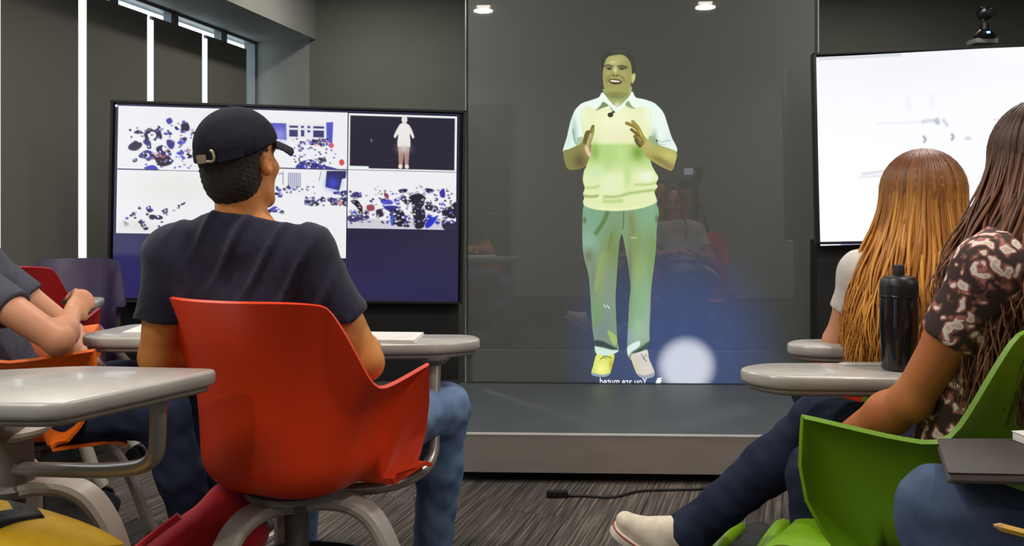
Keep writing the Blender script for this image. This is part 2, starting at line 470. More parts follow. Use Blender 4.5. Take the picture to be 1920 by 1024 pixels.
sbox('wall_rear', (0.6, -1.75, 1.45), (7.8, 0.1, 2.9), M_REAR)
door = sbox('door_1', (-0.98, -1.68, 1.18), (0.92, 0.05, 2.36), mat('dark_door_veneer', rgb(44, 40, 37), 0.5, rgb(36, 32, 30), 6, stretch=(8, 1, 0.5)))
mbk = MB().tube([(-0.62, -1.60, 1.05), (-0.75, -1.60, 1.05)], 0.011).tube([(-0.62, -1.66, 1.05), (-0.62, -1.60, 1.05)], 0.011)
mbk.build('door_handle', M_ALU, door)
frm = MB()
for dx in (-0.49, 0.49): frm.box((-0.98 + dx, -1.685, 1.2), (0.06, 0.07, 2.4))
frm.box((-0.98, -1.685, 2.40), (1.04, 0.07, 0.06)); frm.build('door_frame', M_BLACK, door, smooth=False)

# ---- windows behind roller blinds
PITCH = 0.613
M_FRAME = mat('window_frame_grey', rgb(120, 124, 128), 0.45, metal=0.3)
def glass_mat():
    m = bpy.data.materials.new('window_glass'); m.use_nodes = True; nt = m.node_tree; N = nt.nodes
    t = N.new('ShaderNodeBsdfTransparent'); t.inputs[0].default_value = (0.93, 0.97, 0.98, 1)
    g = N.new('ShaderNodeBsdfGlossy'); g.inputs['Roughness'].default_value = 0.02
    mx = N.new('ShaderNodeMixShader'); mx.inputs[0].default_value = 0.06
    nt.links.new(t.outputs[0], mx.inputs[1]); nt.links.new(g.outputs[0], mx.inputs[2]); nt.links.new(mx.outputs[0], N['Material Output'].inputs[0])
    return m
M_GLASS = glass_mat()
M_BLIND = mat('charcoal_blind_fabric', rgb(98, 97, 90), 0.85, rgb(91, 90, 84), 260, bump=0.15, bscale=700)
for k in range(6):
    s0, s1 = (k - 0.5) * PITCH, (k + 0.5) * PITCH
    if k == 0: s0 = -0.17
    zc, hz = (SILL + HEADZ) / 2, HEADZ - SILL
    fr = MB()
    fr.box(W(s0 + 0.02, -0.03, zc), (0.04 if k else 0.012, 0.06, hz), RW).box(W(s1 - 0.02, -0.03, zc), (0.04, 0.06, hz), RW)
    fr.box(W((s0 + s1) / 2, -0.03, SILL + 0.02), (s1 - s0, 0.06, 0.04), RW).box(W((s0 + s1) / 2, -0.03, HEADZ - 0.01), (s1 - s0, 0.06, 0.02), RW)
    wo = fr.build('window_%d' % (k + 1), M_FRAME, smooth=False); wo['kind'] = 'structure'
    MB().box(W((s0 + s1) / 2, -0.03, zc), (s1 - s0 - 0.05, 0.008, hz - 0.05), RW).build('pane', M_GLASS, wo, smooth=False)
    if k < 5:
        b0, b1 = k * PITCH + (0.035 if k else 0.045), (k + 1) * PITCH - 0.035
        t = thing('roller_blind', ('charcoal roller blind touching the pale wall return', 'charcoal roller blind, second one from the pale wall return', 'charcoal roller blind, third one from the pale wall return', 'charcoal roller blind, fourth one from the pale wall return', 'charcoal roller blind, fifth one from the pale wall return')[k], 'blind',
                  W((b0 + b1) / 2, 0.03, SILL + 0.03), math.atan2(WT[1], WT[0]), 'roller blinds over the window row')
        L_ = b1 - b0; H_ = HEADZ - SILL - 0.125
        MB().box((0, 0, H_ / 2), (L_, 0.004, H_)).build('blind_fabric', M_BLIND, t, smooth=False)
        MB().tube([(-L_ / 2, 0.0, 0.008), (L_ / 2, 0.0, 0.008)], 0.009, 10).build('hem_bar', M_ALU, t)
        MB().tube([(-L_ / 2 - 0.01, 0.014, H_ - 0.006), (L_ / 2 + 0.01, 0.014, H_ - 0.006)], 0.012, 14).build('roller_tube', M_RET, t)

# ---- ceiling lamps: the mirrored downlight pair, then added fill lamps
M_LAMP = emit('lamp_lens', (1.0, 0.90, 0.76, 1), 9.0)
M_HOUSE = mat('lamp_reflector', rgb(150, 130, 112), 0.4)
for i, (x, y) in enumerate(DOWNLIGHTS):
    t = thing('ceiling_downlight', ('recessed ceiling downlight mirrored near the top of the dark screen', 'added unseen fill downlight over the back of the room by the door', 'added unseen fill downlight between the back wall and the screen')[i // 2], 'light', (x, y, CEIL_Z), 0, 'ceiling downlights')
    h = MB()
    r0, r1 = 0.10, 0.19
    vs = [(sx * r0, sy * r0, -0.002) for sx, sy in ((-1, -1), (1, -1), (1, 1), (-1, 1))] + [(sx * r1, sy * r1, -0.05) for sx, sy in ((-1, -1), (1, -1), (1, 1), (-1, 1))]
    vs += [(p[0] * 1.06, p[1] * 1.06, -0.05) for p in vs[4:8]] + [(p[0] * 1.5, p[1] * 1.5, -0.001) for p in vs[0:4]]
    fs = []
    for a0, b0 in ((0, 4), (4, 8), (8, 12)):
        for j in range(4): fs.append((a0 + j, a0 + (j + 1) % 4, b0 + (j + 1) % 4, b0 + j))
    obj('housing', vs, fs, M_HOUSE, t, False)
    MB().lathe([(0.055, -0.004), (0.06, -0.02), (0.045, -0.035), (0.015, -0.042)]).build('bulb', M_LAMP, t)
    ld = bpy.data.lights.new('downlight_beam', 'AREA'); ld.shape = 'DISK'; ld.size = 0.16; ld.energy = LAMP_W; ld.color = (1.0, 0.93, 0.84)
    lo = bpy.data.objects.new('downlight_beam', ld); COL.objects.link(lo); lo.parent = t; lo.location = (0, 0, -0.055)
for (x, y, e) in FILL_PANELS:
    t = thing('added_fill_panel', 'added unseen ceiling fill panel over ' + ('the seats' if y < 1 else 'the space before the displays'), 'light', (x, y, CEIL_Z), 0, 'added ceiling fill panels')
    fr = MB()
    for sx in (-1, 1): fr.box((sx * 0.61, 0, -0.02), (0.03, 0.64, 0.04))
    for sy in (-1, 1): fr.box((0, sy * 0.31, -0.02), (1.22, 0.03, 0.04))
    fr.build('frame', M_HOUSE, t, smooth=False)
    MB().box((0, 0, -0.008), (1.19, 0.59, 0.012)).build('diffuser', emit('fill_panel_diffuser', (1, 0.95, 0.88, 1), 1.2), t, smooth=False)
    ld = bpy.data.lights.new('fill_panel_glow', 'AREA'); ld.shape = 'RECTANGLE'; ld.size = 1.15; ld.size_y = 0.55; ld.energy = e; ld.color = (1.0, 0.96, 0.90)
    lo = bpy.data.objects.new('fill_panel_glow', ld); COL.objects.link(lo); lo.parent = t; lo.location = (0, 0, -0.03)

# ================================================================== STAGE AND PROJECTION SCREEN
PANE = dict(x=0.683, y=4.53, rot=-math.radians(2.0))
stage = thing('stage_platform', 'low grey presentation platform with recessed black plinth', 'platform', (0.683, 4.53, 0), PANE['rot'])
M_STAGE = mat('grey_stage_laminate', rgb(78, 83, 87), 0.55, rgb(73, 78, 82), 5)
M_FASCIA = mat('taupe_fascia_laminate', rgb(150, 140, 133), 0.5, rgb(143, 133, 127), 5, stretch=(1, 1, 6))
MB().box((0, -0.47, 0.182), (1.92, 1.10, 0.036)).build('deck', M_STAGE, stage, smooth=False)
MB().box((0, -1.025, 0.118), (1.92, 0.02, 0.150)).build('fascia', M_FASCIA, stage, smooth=False)
MB().box((0, -1.024, 0.198), (1.924, 0.026, 0.006)).build('edge_strip', mat('pale_edge_strip', rgb(190, 186, 180), 0.4), stage, smooth=False)
pl = MB().box((0, -0.44, 0.082), (1.86, 1.0, 0.16)); pl.build('plinth', M_BLACK, stage, smooth=False)

screen = thing('projection_screen', 'tall dark translucent projection screen showing a standing speaker, on the grey platform', 'screen', (0.683, 4.53, 0.2), PANE['rot'])
def pane_mat():
    m = bpy.data.materials.new('smoked_projection_film'); m.use_nodes = True; nt = m.node_tree; N = nt.nodes; L = nt.links
    b = N['Principled BSDF']; b.inputs['Base Color'].default_value = rgb(62, 65, 58); b.inputs['Roughness'].default_value = 0.5
    b.inputs['Specular IOR Level'].default_value = 0.0
    b.inputs['Coat Weight'].default_value = 1.0; b.inputs['Coat Roughness'].default_value = 0.015; b.inputs['Coat IOR'].default_value = 2.1
    t = N.new('ShaderNodeBsdfTranslucent'); t.inputs[0].default_value = (0.75, 0.78, 0.8, 1)
    mx = N.new('ShaderNodeMixShader'); mx.inputs[0].default_value = 0.30
    L.new(b.outputs[0], mx.inputs[1]); L.new(t.outputs[0], mx.inputs[2]); L.new(mx.outputs[0], N['Material Output'].inputs[0])
    return m
PW, PH = 1.856, 2.45
obj('film_pane', [(-PW / 2, 0, 0.0), (PW / 2, 0, 0.0), (PW / 2, 0, PH), (-PW / 2, 0, PH)], [(0, 1, 2, 3)], pane_mat(), screen, False)
M_EDGE = mat('polished_glass_edge', rgb(150, 168, 170), 0.15, spec=0.9)
for sx in (-1, 1):
    MB().box((sx * (PW / 2 + 0.003), 0.004, PH / 2), (0.006, 0.02, PH)).build('edge_strip', M_EDGE, screen, smooth=False)
MB().box((0, 0.002, 0.0015), (PW, 0.05, 0.004)).build('bottom_rail', mat('dark_rail', rgb(42, 50, 50), 0.4), screen, smooth=False)
MB().box((0, 0.004, PH + 0.01), (PW + 0.02, 0.04, 0.03)).build('top_rail', M_BLACK, screen, smooth=False)

# the projector that shines through the film from behind
prj = thing('projector', 'dark projector on a low crate behind the translucent screen', 'projector', (0.93, 5.95, 0), 0.0)
MB().box((0, 0, 0.10), (0.46, 0.36, 0.20), bev=0.01).build('crate', M_BLACK, prj)
MB().box((0, 0, 0.29), (0.40, 0.30, 0.14), bev=0.02).build('body', mat('projector_shell', rgb(48, 48, 50), 0.4), prj)
MB().tube([(0, -0.14, 0.30), (0, -0.18, 0.30)], 0.045, 24).build('lens', M_BLACKGLOSS, prj)
for i in range(4):
    MB().box((-0.201, -0.06 + 0.04 * i, 0.30), (0.004, 0.014, 0.09)).build('vent_slat', M_BLACK, prj, smooth=False)
def spot(name, px, py, size_px, blend, energy, color, rad):
    p = at(px, py, 4.53); src = V(0.93, 5.76, 0.30)
    d = p - src; dist = np.linalg.norm(d)
    ld = bpy.data.lights.new(name, 'SPOT'); ld.energy = energy; ld.color = color; ld.shadow_soft_size = rad
    ld.spot_size = 2 * math.atan(size_px / 2 / 353.0 / dist); ld.spot_blend = blend
    lo = bpy.data.objects.new(name, ld); COL.objects.link(lo); lo.parent = prj
    lo.matrix_local = Matrix.Translation(Vector(src) - Vector((0.93, 5.95, 0))) @ Vector(d).to_track_quat('-Z', 'Y').to_matrix().to_4x4()
spot('lens_beam', 1286, 686, 122, 0.75, 150.0, (1.0, 0.97, 0.93), 0.004)
spot('lens_halo', 1262, 655, 470, 1.0, 40.0, (0.06, 0.24, 1.0), 0.02)

# ================================================================== THE SPEAKER SHOWN ON THE PROJECTION SCREEN
M_PIC = picture_mat('projected_picture', 0.3)
SK, HR, SH, VE, TR, S1, S2, MC = 1, 2, 3, 4, 5, 6, 7, 8
P = Paint(1050, 86, 1274, 712, 0.75)
# trousers
trs = [(1104, 372), (1094, 386), (1092, 405), (1091.5, 450), (1095, 485), (1103, 515), (1107, 560), (1108.5, 590), (1111, 620), (1114, 640), (1115, 652), (1118, 664), (1134, 668),
       (1152, 663), (1161, 656), (1158, 640), (1156, 605), (1154.5, 560), (1155.5, 538), (1159, 485), (1162, 452), (1166, 440), (1170, 456), (1177, 494), (1182, 538),
       (1180, 560), (1178, 596), (1175.5, 650), (1177, 666), (1184, 676), (1200, 664), (1217, 650), (1218, 614), (1220, 577), (1221.5, 540), (1226, 503), (1230, 468),
       (1232, 424), (1235.5, 398), (1231.5, 384), (1222, 372)]
P.poly(trs, (126, 158, 122), 1.2, TR)
o = [TR]
P.blob(1110, 400, 30, 40, (122, 172, 140), .7, only=o).blob(1215, 405, 26, 40, (130, 178, 142), .75, only=o).blob(1103, 455, 16, 26, (150, 190, 178), .6, only=o)
P.blob(1150, 470, 18, 50, (116, 138, 74), .75, only=o).blob(1190, 470, 14, 55, (128, 146, 82), .7, only=o).blob(1222, 468, 12, 40, (128, 148, 84), .7, only=o)
P.blob(1104, 480, 9, 14, (112, 112, 76), .75, only=o).blob(1200, 510, 16, 40, (150, 176, 112), .7, only=o).blob(1128, 520, 9, 45, (150, 168, 96), .65, .18, only=o)
P.blob(1142, 545, 14, 50, (136, 146, 138), .75, only=o).blob(1112, 525, 7, 36, (124, 126, 124), .7, only=o).blob(1202, 560, 18, 42, (140, 184, 140), .7, only=o)
P.blob(1130, 620, 26, 34, (124, 136, 144), .8, only=o).blob(1120, 590, 8, 24, (118, 156, 96), .75, only=o).blob(1198, 620, 16, 30, (166, 200, 168), .75, only=o)
P.blob(1213, 610, 6, 60, (170, 178, 190), .6, only=o).blob(1183, 632, 9, 14, (156, 172, 206), .6, only=o).blob(1181, 500, 4, 45, (112, 104, 90), .6, only=o)
P.line([(1140, 396), (1132, 415), (1116, 440)], 7, (84, 110, 52), 5, .8).line([(1169.5, 396), (1169, 415), (1167.5, 430)], 1.6, (66, 96, 72), 1.4, .9)
P.line([(1148, 436), (1140, 470)], 4, (106, 128, 62), 4, .7).line([(1183, 400), (1186, 440)], 9, (128, 128, 70), 8, .6)
P.oval(1096, 413, 3, 6, (92, 92, 58), 3, 0, .7).oval(1231, 410, 2.5, 7, (88, 92, 70), 3, 0, .7)
P.line([(1116, 546), (1124, 500), (1131, 476)], 6, (158, 172, 92), 5, .6).poly([(1139, 620), (1148, 624), (1157, 634), (1154, 648), (1146, 640)], (176, 196, 104), 3, None, True, .85)
P.line([(1183, 446), (1194, 446)], 1.6, (214, 226, 168), 1, .8).line([(1132, 571), (1136, 577)], 1.5, (226, 238, 226), 1).line([(1138, 572), (1143, 579)], 1.8, (226, 238, 226), 1)
P.poly([(1115, 639), (1130, 640), (1146, 648), (1160, 656), (1150, 657), (1132, 651), (1117, 650)], (46, 58, 62), 3, None, True, .85)
P.poly([(1115, 650), (1128, 652), (1146, 656), (1160, 657), (1153, 664), (1134, 668), (1119, 664)], (214, 238, 226), 2.5, None, True, .95)
P.poly([(1218, 640), (1206, 648), (1194, 656), (1186, 662), (1200, 663), (1217, 654)], (50, 70, 70), 3, None, True, .85)
P.poly([(1176, 652), (1190, 642), (1200, 640), (1198, 650), (1184, 660), (1178, 668)], (226, 240, 234), 2.5, None, True, .95)
# shoes
P.poly([(1119, 664), (1112, 686), (1109, 698), (1112, 704), (1130, 706.5), (1143, 702), (1147, 690), (1151, 676), (1151, 664), (1134, 668)], (226, 232, 118), 1.4, S1)
P.blob(1128, 692, 13, 9, (252, 248, 150), .9, only=[S1]).blob(1146, 684, 5, 14, (188, 170, 52), .8, only=[S1]).blob(1113, 693, 5, 12, (196, 226, 112), .7, only=[S1])
P.poly([(1109, 699), (1130, 703), (1142, 700), (1141, 705), (1130, 707.5), (1112, 705)], (146, 160, 178), 1.6, S1)
P.line([(1126, 674), (1134, 668), (1146, 671)], 1.8, (92, 96, 40), 1.2, .9).line([(1130, 670), (1138, 673)], 1.5, (110, 110, 60), 1, .8)
P.poly([(1183, 671), (1188, 688), (1195, 703), (1206, 709), (1222, 708), (1227.5, 700), (1224, 688), (1217, 672), (1214, 656), (1200, 660), (1186, 664)], (214, 206, 196), 1.4, S2)
P.blob(1192, 690, 5, 12, (196, 206, 150), .7, only=[S2]).blob(1212, 692, 10, 12, (222, 214, 206), .8, only=[S2]).blob(1203, 662, 10, 5, (230, 232, 226), .7, only=[S2])
P.poly([(1195, 701), (1210, 704), (1227, 699), (1225, 707), (1208, 710), (1198, 706)], (160, 166, 176), 1.5, S2)
P.line([(1202, 663), (1207, 672), (1212, 678)], 1.7, (120, 116, 108), 1, .9).line([(1212, 664), (1206, 674)], 1.5, (120, 116, 108), 1, .8)
# shirt with sleeves
P.poly([(1131, 174), (1123, 182), (1107, 188), (1092, 193), (1083, 200), (1076.5, 209), (1070, 226), (1067, 238), (1063, 256), (1059, 269), (1055, 284), (1062, 283),
        (1076, 277), (1086, 272), (1092, 262), (1160, 300), (1225, 262), (1235, 272), (1253, 278), (1268, 285), (1269.5, 278), (1264, 266), (1259, 256), (1254, 240),
        (1249.6, 226), (1246, 215), (1240.5, 206), (1233, 198), (1225, 192), (1208, 186), (1191, 182), (1184, 172), (1158, 200)], (234, 248, 238), 1.2, SH)
o = [SH]
P.blob(1066, 262, 7, 22, (206, 232, 224), .8, only=o).blob(1078, 245, 5, 24, (150, 184, 170), .6, -.12, only=o).blob(1226, 262, 6, 16, (132, 158, 122), .8, only=o)
P.blob(1255, 262, 10, 14, (214, 224, 226), .6, only=o).line([(1232, 262), (1240, 266), (1256, 263)], 2.5, (170, 180, 166), 2.5, .7).line([(1234, 270), (1248, 272)], 2, (172, 180, 168), 2, .7)
P.line([(1074, 242), (1077, 260), (1080, 270)], 3, (112, 146, 132), 3, .75)
P.poly([(1082, 258), (1098, 255), (1100, 282), (1088, 282), (1080, 274)], (170, 196, 160), 1.5, SH, False).poly([(1210, 250), (1226, 258), (1240, 276), (1222, 282), (1208, 276)], (150, 176, 132), 1.5, SH, False)
# arms and hands
P.poly([(1056, 284), (1066, 280), (1077, 275), (1088, 270), (1094, 258), (1098, 246), (1104, 247), (1108, 262), (1108, 284), (1104, 298), (1098, 312), (1084, 318), (1066, 318), (1059, 306)],
       (140, 134, 74), 1.3, SK)
P.poly([(1269, 286), (1253, 278), (1236, 273), (1222, 268), (1210, 258), (1202, 262), (1200, 276), (1212, 294), (1228, 306), (1246, 316), (1260, 320), (1266, 306)], (176, 172, 96), 1.3, SK)
o = [SK]
P.blob(1066, 300, 12, 16, (132, 134, 78), .8, only=o).blob(1088, 302, 13, 14, (92, 78, 48), .8, only=o).blob(1100, 275, 7, 20, (164, 150, 96), .7, only=o)
P.blob(1256, 292, 16, 10, (204, 196, 112), .8, .3, only=o).blob(1236, 300, 18, 6, (118, 108, 52), .7, .45, only=o).blob(1216, 272, 8, 8, (196, 184, 118), .7, only=o)
P.blob(1254, 312, 16, 6, (130, 112, 84), .7, .4, only=o)
# left-hand fingers (raised) and right-hand fingers
for pts, w, c in (([(1101, 268), (1107, 250), (1112, 237)], 6.5, (120, 110, 42)), ([(1097, 270), (1098, 256), (1103, 247)], 6.5, (104, 94, 40)), ([(1106, 268), (1110, 256), (1113, 243)], 5, (152, 148, 70)),
                  ([(1100, 276), (1104, 264), (1108, 252)], 5, (188, 170, 128)), ([(1099, 274), (1102, 284), (1106, 291)], 7, (226, 198, 158)),
                  ([(1206, 268), (1198, 248), (1190, 238), (1175, 231)], 6.5, (140, 124, 52)), ([(1208, 262), (1200, 246), (1194, 236), (1186, 228)], 6.5, (162, 146, 64)),
                  ([(1204, 268), (1194, 252), (1184, 243)], 6, (112, 98, 40)), ([(1206, 272), (1197, 262), (1190, 256)], 6.5, (128, 112, 54)), ([(1202, 276), (1196, 270), (1192, 262)], 6, (90, 84, 36))):
    P.line(pts, w, c, 1.6, 1.0, SK); P.oval(pts[-1][0], pts[-1][1], w / 2, w / 2, c, 1.4, 0, 1, SK)
P.line([(1198, 244), (1204, 256)], 2, (206, 188, 120), 2, .8).line([(1196, 256), (1203, 264)], 2, (196, 176, 96), 2, .8).line([(1104, 262), (1101, 276)], 2, (198, 176, 120), 2, .7)
arms = P.C.copy(); armid = P.id.copy()
# sweater vest (drawn over the shirt, arms put back on top)
P.poly([(1131, 192), (1118, 204), (1100, 200), (1090, 206), (1087, 224), (1092, 250), (1094, 275), (1099, 300), (1099, 312), (1095, 320), (1092.5, 338), (1096, 353), (1093, 363), (1095, 371),
        (1094, 382), (1104, 389), (1118, 393), (1140, 395), (1157, 395.5), (1180, 394), (1200, 391), (1222, 384), (1231.5, 376), (1227.5, 360), (1233.5, 350), (1230.5, 344), (1234.5, 333),
        (1228, 321), (1221, 306), (1217, 280), (1216, 260), (1222, 235), (1220, 210), (1208, 200), (1192, 201), (1180, 190), (1158, 204)], (226, 236, 180), 1.4, VE)
o = [VE]
P.blob(1150, 225, 50, 32, (246, 246, 208), .9, only=o).blob(1150, 256, 34, 14, (240, 238, 198), .8, only=o).blob(1094, 214, 8, 16, (238, 246, 220), .8, only=o).blob(1214, 216, 9, 24, (244, 248, 226), .8, only=o)
band = np.clip((P.Y - 268) / 5, 0, 1) * np.clip((330 - P.Y) / 34, 0, 1) * (P.id == VE)
P.C = P.C * (1 - .85 * band[..., None]) + np.array((172, 208, 118)) * .85 * band[..., None]
P.blob(1115, 284, 8, 16, (130, 168, 70), .7, only=o).blob(1196, 286, 12, 14, (112, 150, 52), .85, only=o).blob(1164, 288, 12, 20, (198, 226, 150), .7, only=o).blob(1140, 312, 10, 14, (170, 206, 122), .6, only=o)
P.blob(1116, 325, 14, 16, (204, 232, 178), .8, only=o).blob(1146, 345, 18, 24, (228, 240, 196), .8, only=o).blob(1213, 330, 15, 11, (240, 246, 222), .9, only=o).blob(1177, 330, 7, 24, (184, 214, 130), .7, only=o)
P.line([(1096, 352), (1112, 352), (1124, 349)], 4, (164, 200, 122), 4, .7).line([(1234, 341), (1216, 346), (1190, 346)], 4, (170, 200, 112), 4, .75)
P.line([(1232, 356), (1205, 359), (1178, 363), (1156, 369), (1132, 369)], 4, (140, 174, 86), 5, .75).line([(1094, 367), (1108, 369), (1122, 367)], 4, (116, 148, 66), 4.5, .75)
P.line([(1130, 377), (1148, 378), (1168, 376)], 5, (150, 190, 84), 6, .65).line([(1096, 384), (1120, 391), (1157, 393), (1200, 388), (1228, 379)], 4, (236, 244, 196), 4, .7)
for i in range(26):
    x = 1100 + i * 5; P.line([(x, 376 + .004 * (x - 1160) ** 0), (x, 392)], 1.0, (206, 226, 160), 1.2, .35)
k = (armid == SK)[..., None]; P.C = np.where(k, arms, P.C); P.id = np.where(armid == SK, SK, P.id)
# head
P.poly([(1133, 166), (1134, 176), (1142, 188), (1151, 197), (1158, 200), (1168, 193), (1177, 184), (1184, 172), (1180, 160)], (168, 176, 112), 1.4, SK)
P.blob(1156, 179, 22, 7, (112, 116, 58), .85, only=[SK]).blob(1158, 197, 6, 5, (236, 226, 208), .8, only=[SK])
P.poly([(1134, 112), (1131.5, 125), (1130, 140), (1130.5, 152), (1132, 164), (1137, 173), (1146, 178), (1159, 179.5), (1171, 177), (1180, 168), (1184, 154), (1185, 138), (1184, 122), (1176, 106), (1159, 99), (1142, 103)],
       (158, 158, 92), 1.4, SK)
P.poly([(1184, 141), (1188, 137.5), (1191.8, 139), (1191, 148), (1188, 155), (1184.5, 156)], (176, 190, 116), 1.2, SK)
P.blob(1188, 146, 2, 5, (206, 222, 160), .7, only=[SK])
o = [SK]
def face(*a, **k): P.blob(*a, only=o, **k)
face(1152, 112, 18, 8, (186, 184, 122), alpha=.75); face(1149, 117, 7, 3, (216, 210, 146), alpha=.8); face(1137, 146, 7, 14, (150, 152, 88), alpha=.6)
face(1175, 148, 8, 12, (166, 150, 84), alpha=.7); face(1178, 125, 6, 14, (142, 146, 80), alpha=.7); face(1153.5, 131, 3.2, 6, (224, 218, 160), alpha=.9)
face(1140, 137, 7, 4, (170, 170, 104), alpha=.7); face(1168, 138, 8, 4, (176, 172, 108), alpha=.7); face(1150, 168, 12, 5, (168, 170, 98), alpha=.7); face(1156, 176, 18, 4, (122, 126, 62), alpha=.8)
P.line([(1132, 124.5), (1140, 122.5), (1149, 125)], 2.6, (58, 64, 34), 1.8, .95).line([(1158, 125), (1167, 123.5), (1176, 127)], 2.8, (56, 60, 34), 1.8, .95)
P.oval(1142, 128.5, 6, 2.6, (70, 72, 40), 2, 0, .9).oval(1167, 128.5, 7, 2.7, (70, 72, 44), 2, .05, .9)
P.oval(1142, 128.8, 2.0, 1.5, (34, 36, 24), 1).oval(1166, 129, 2.0, 1.5, (34, 36, 26), 1).oval(1138.5, 129.5, 1.2, .8, (150, 150, 116), 1).oval(1170.5, 130, 1.5, .9, (160, 152, 138), 1)
P.line([(1149, 138), (1150, 141.5), (1154, 142.5), (1158, 141.5), (1159.5, 139)], 2.2, (98, 88, 44), 2, .8).oval(1150.5, 141.5, 1.5, 1, (64, 58, 30), 1.2).oval(1157.5, 141.5, 1.5, 1, (64, 58, 30), 1.2)
P.line([(1146, 141), (1139, 147), (1138.5, 154)], 1.8, (112, 106, 54), 2, .7).line([(1162, 141), (1169, 147), (1170, 154)], 2.0, (110, 100, 50), 2, .75)
P.poly([(1141, 150), (1148, 148), (1156, 148.5), (1166, 152), (1163, 157), (1153, 158.5), (1145, 156)], (66, 52, 30), 1.2)
P.poly([(1143.5, 151), (1149, 150), (1157, 151), (1163.5, 153), (1157, 154.2), (1147, 153.5)], (236, 232, 204), 1.0)
P.line([(1145, 158), (1153, 160.5), (1161, 158.5)], 2.0, (172, 150, 92), 1.6, .8)
P.poly([(1130, 128), (1129, 112), (1132, 102), (1140, 95.5), (1150, 91.5), (1162, 90), (1174, 93.5), (1184, 103), (1189, 114), (1190.5, 128), (1187, 139), (1184.5, 131), (1183, 119), (1176, 108.5), (1168, 103), (1158, 102.5),
        (1149, 104), (1141, 106), (1136, 112), (1132.5, 121)], (50, 54, 44), 1.6, HR)
P.blob(1160, 96, 16, 4, (68, 76, 66), .7, only=[HR]).blob(1134, 106, 4, 6, (62, 64, 46), .7, only=[HR])
# collar and clip microphone
P.poly([(1131, 173), (1124, 182), (1117, 207), (1130, 191), (1142, 200), (1155, 211), (1157, 203), (1146, 195), (1136, 184)], (236, 250, 236), 1.2, SH)
P.poly([(1184, 172), (1181, 181), (1172, 190), (1160, 203), (1158, 210), (1172, 199), (1178, 189), (1186, 199), (1192, 203), (1196, 197), (1192, 183)], (238, 252, 238), 1.2, SH)
P.poly([(1117, 207), (1126, 198), (1131, 191), (1141, 198), (1133, 201), (1126, 204)], (96, 120, 78), 2, VE, True, .85).poly([(1178, 189), (1185, 199), (1192, 203), (1184, 203), (1172, 197)], (124, 146, 98), 2, VE, True, .8)
P.poly([(1143, 198), (1150, 206), (1154, 211), (1148, 212)], (150, 178, 150), 2, None, True, .7)
P.oval(1144.5, 215.5, 5.2, 4.6, (34, 42, 24), 1.4, 0, 1, MC).line([(1147, 213), (1150, 210), (1152, 209)], 3.4, (44, 52, 30), 1.2, 1, MC)
P.blob(1144, 214, 2, 1.6, (70, 82, 54), .6, only=[MC])
P.id[(P.id == 0)] = 0
GAIN = 1.0
pp = P.mesh('projected_person', screen, screen, -0.003, M_PIC, [SK], GAIN)
pp['label'] = 'projected picture of a smiling person in a pale sweater vest and white polo shirt'
for nm, ids in (('hair', [HR]), ('polo_shirt', [SH]), ('sweater_vest', [VE]), ('trousers', [TR]), ('shoe', [S1]), ('shoe', [S2]), ('clip_microphone', [MC])):
    P.mesh(nm, screen, pp, -0.003, M_PIC, ids, GAIN)

# mirrored caption along the bottom of the screen, cut by the rail
def caption(txt, px0, px1, py_base, size_px):
    cu = bpy.data.curves.new('caption', 'FONT'); cu.body = txt; cu.size = 1.0; cu.align_x = 'LEFT'
    tmp = bpy.data.objects.new('caption_tmp', cu); COL.objects.link(tmp)
    dg = bpy.context.evaluated_depsgraph_get(); dg.update(); me = bpy.data.meshes.new_from_object(tmp.evaluated_get(dg))
    v = np.array([q.co[:] for q in me.vertices]); f = [tuple(p.vertices) for p in me.polygons]
    bpy.data.objects.remove(tmp); bpy.data.meshes.remove(me)
    a, b = at(px0, py_base, 4.53), at(px1, py_base, 4.53); a = to_local(screen, a[None])[0]; b = to_local(screen, b[None])[0]
    sx = (b[0] - a[0]) / (v[:, 0].max() - v[:, 0].min()); sz = size_px / 353.0
    w = np.stack([b[0] - (v[:, 0] - v[:, 0].min()) * sx, np.full(len(v), -0.0035), a[2] + v[:, 1] * sz], 1)
    return obj('caption', w, [t[::-1] for t in f], emit('caption_white', (1, 1, 1, 1), 1.1), screen, False, label='mirrored white caption reading You are muted')
caption('You are muted', 1125, 1213, 722.0, 19.5)
ic = MB()
pc = to_local(screen, at(1235, 713, 4.531)[None])[0]
ic.box((pc[0], -0.004, pc[2]), (0.018, 0.002, 0.026), bev=0.0009).box((pc[0], -0.004, pc[2] - 0.002), (0.030, 0.002, 0.005)).box((pc[0], -0.004, pc[2]), (0.006, 0.002, 0.042), np.array([[.7, 0, .7], [0, 1, 0], [-.7, 0, .7]]))
ic.build('mute_icon', emit('caption_white', (1, 1, 1, 1), 1.1), screen, smooth=False)

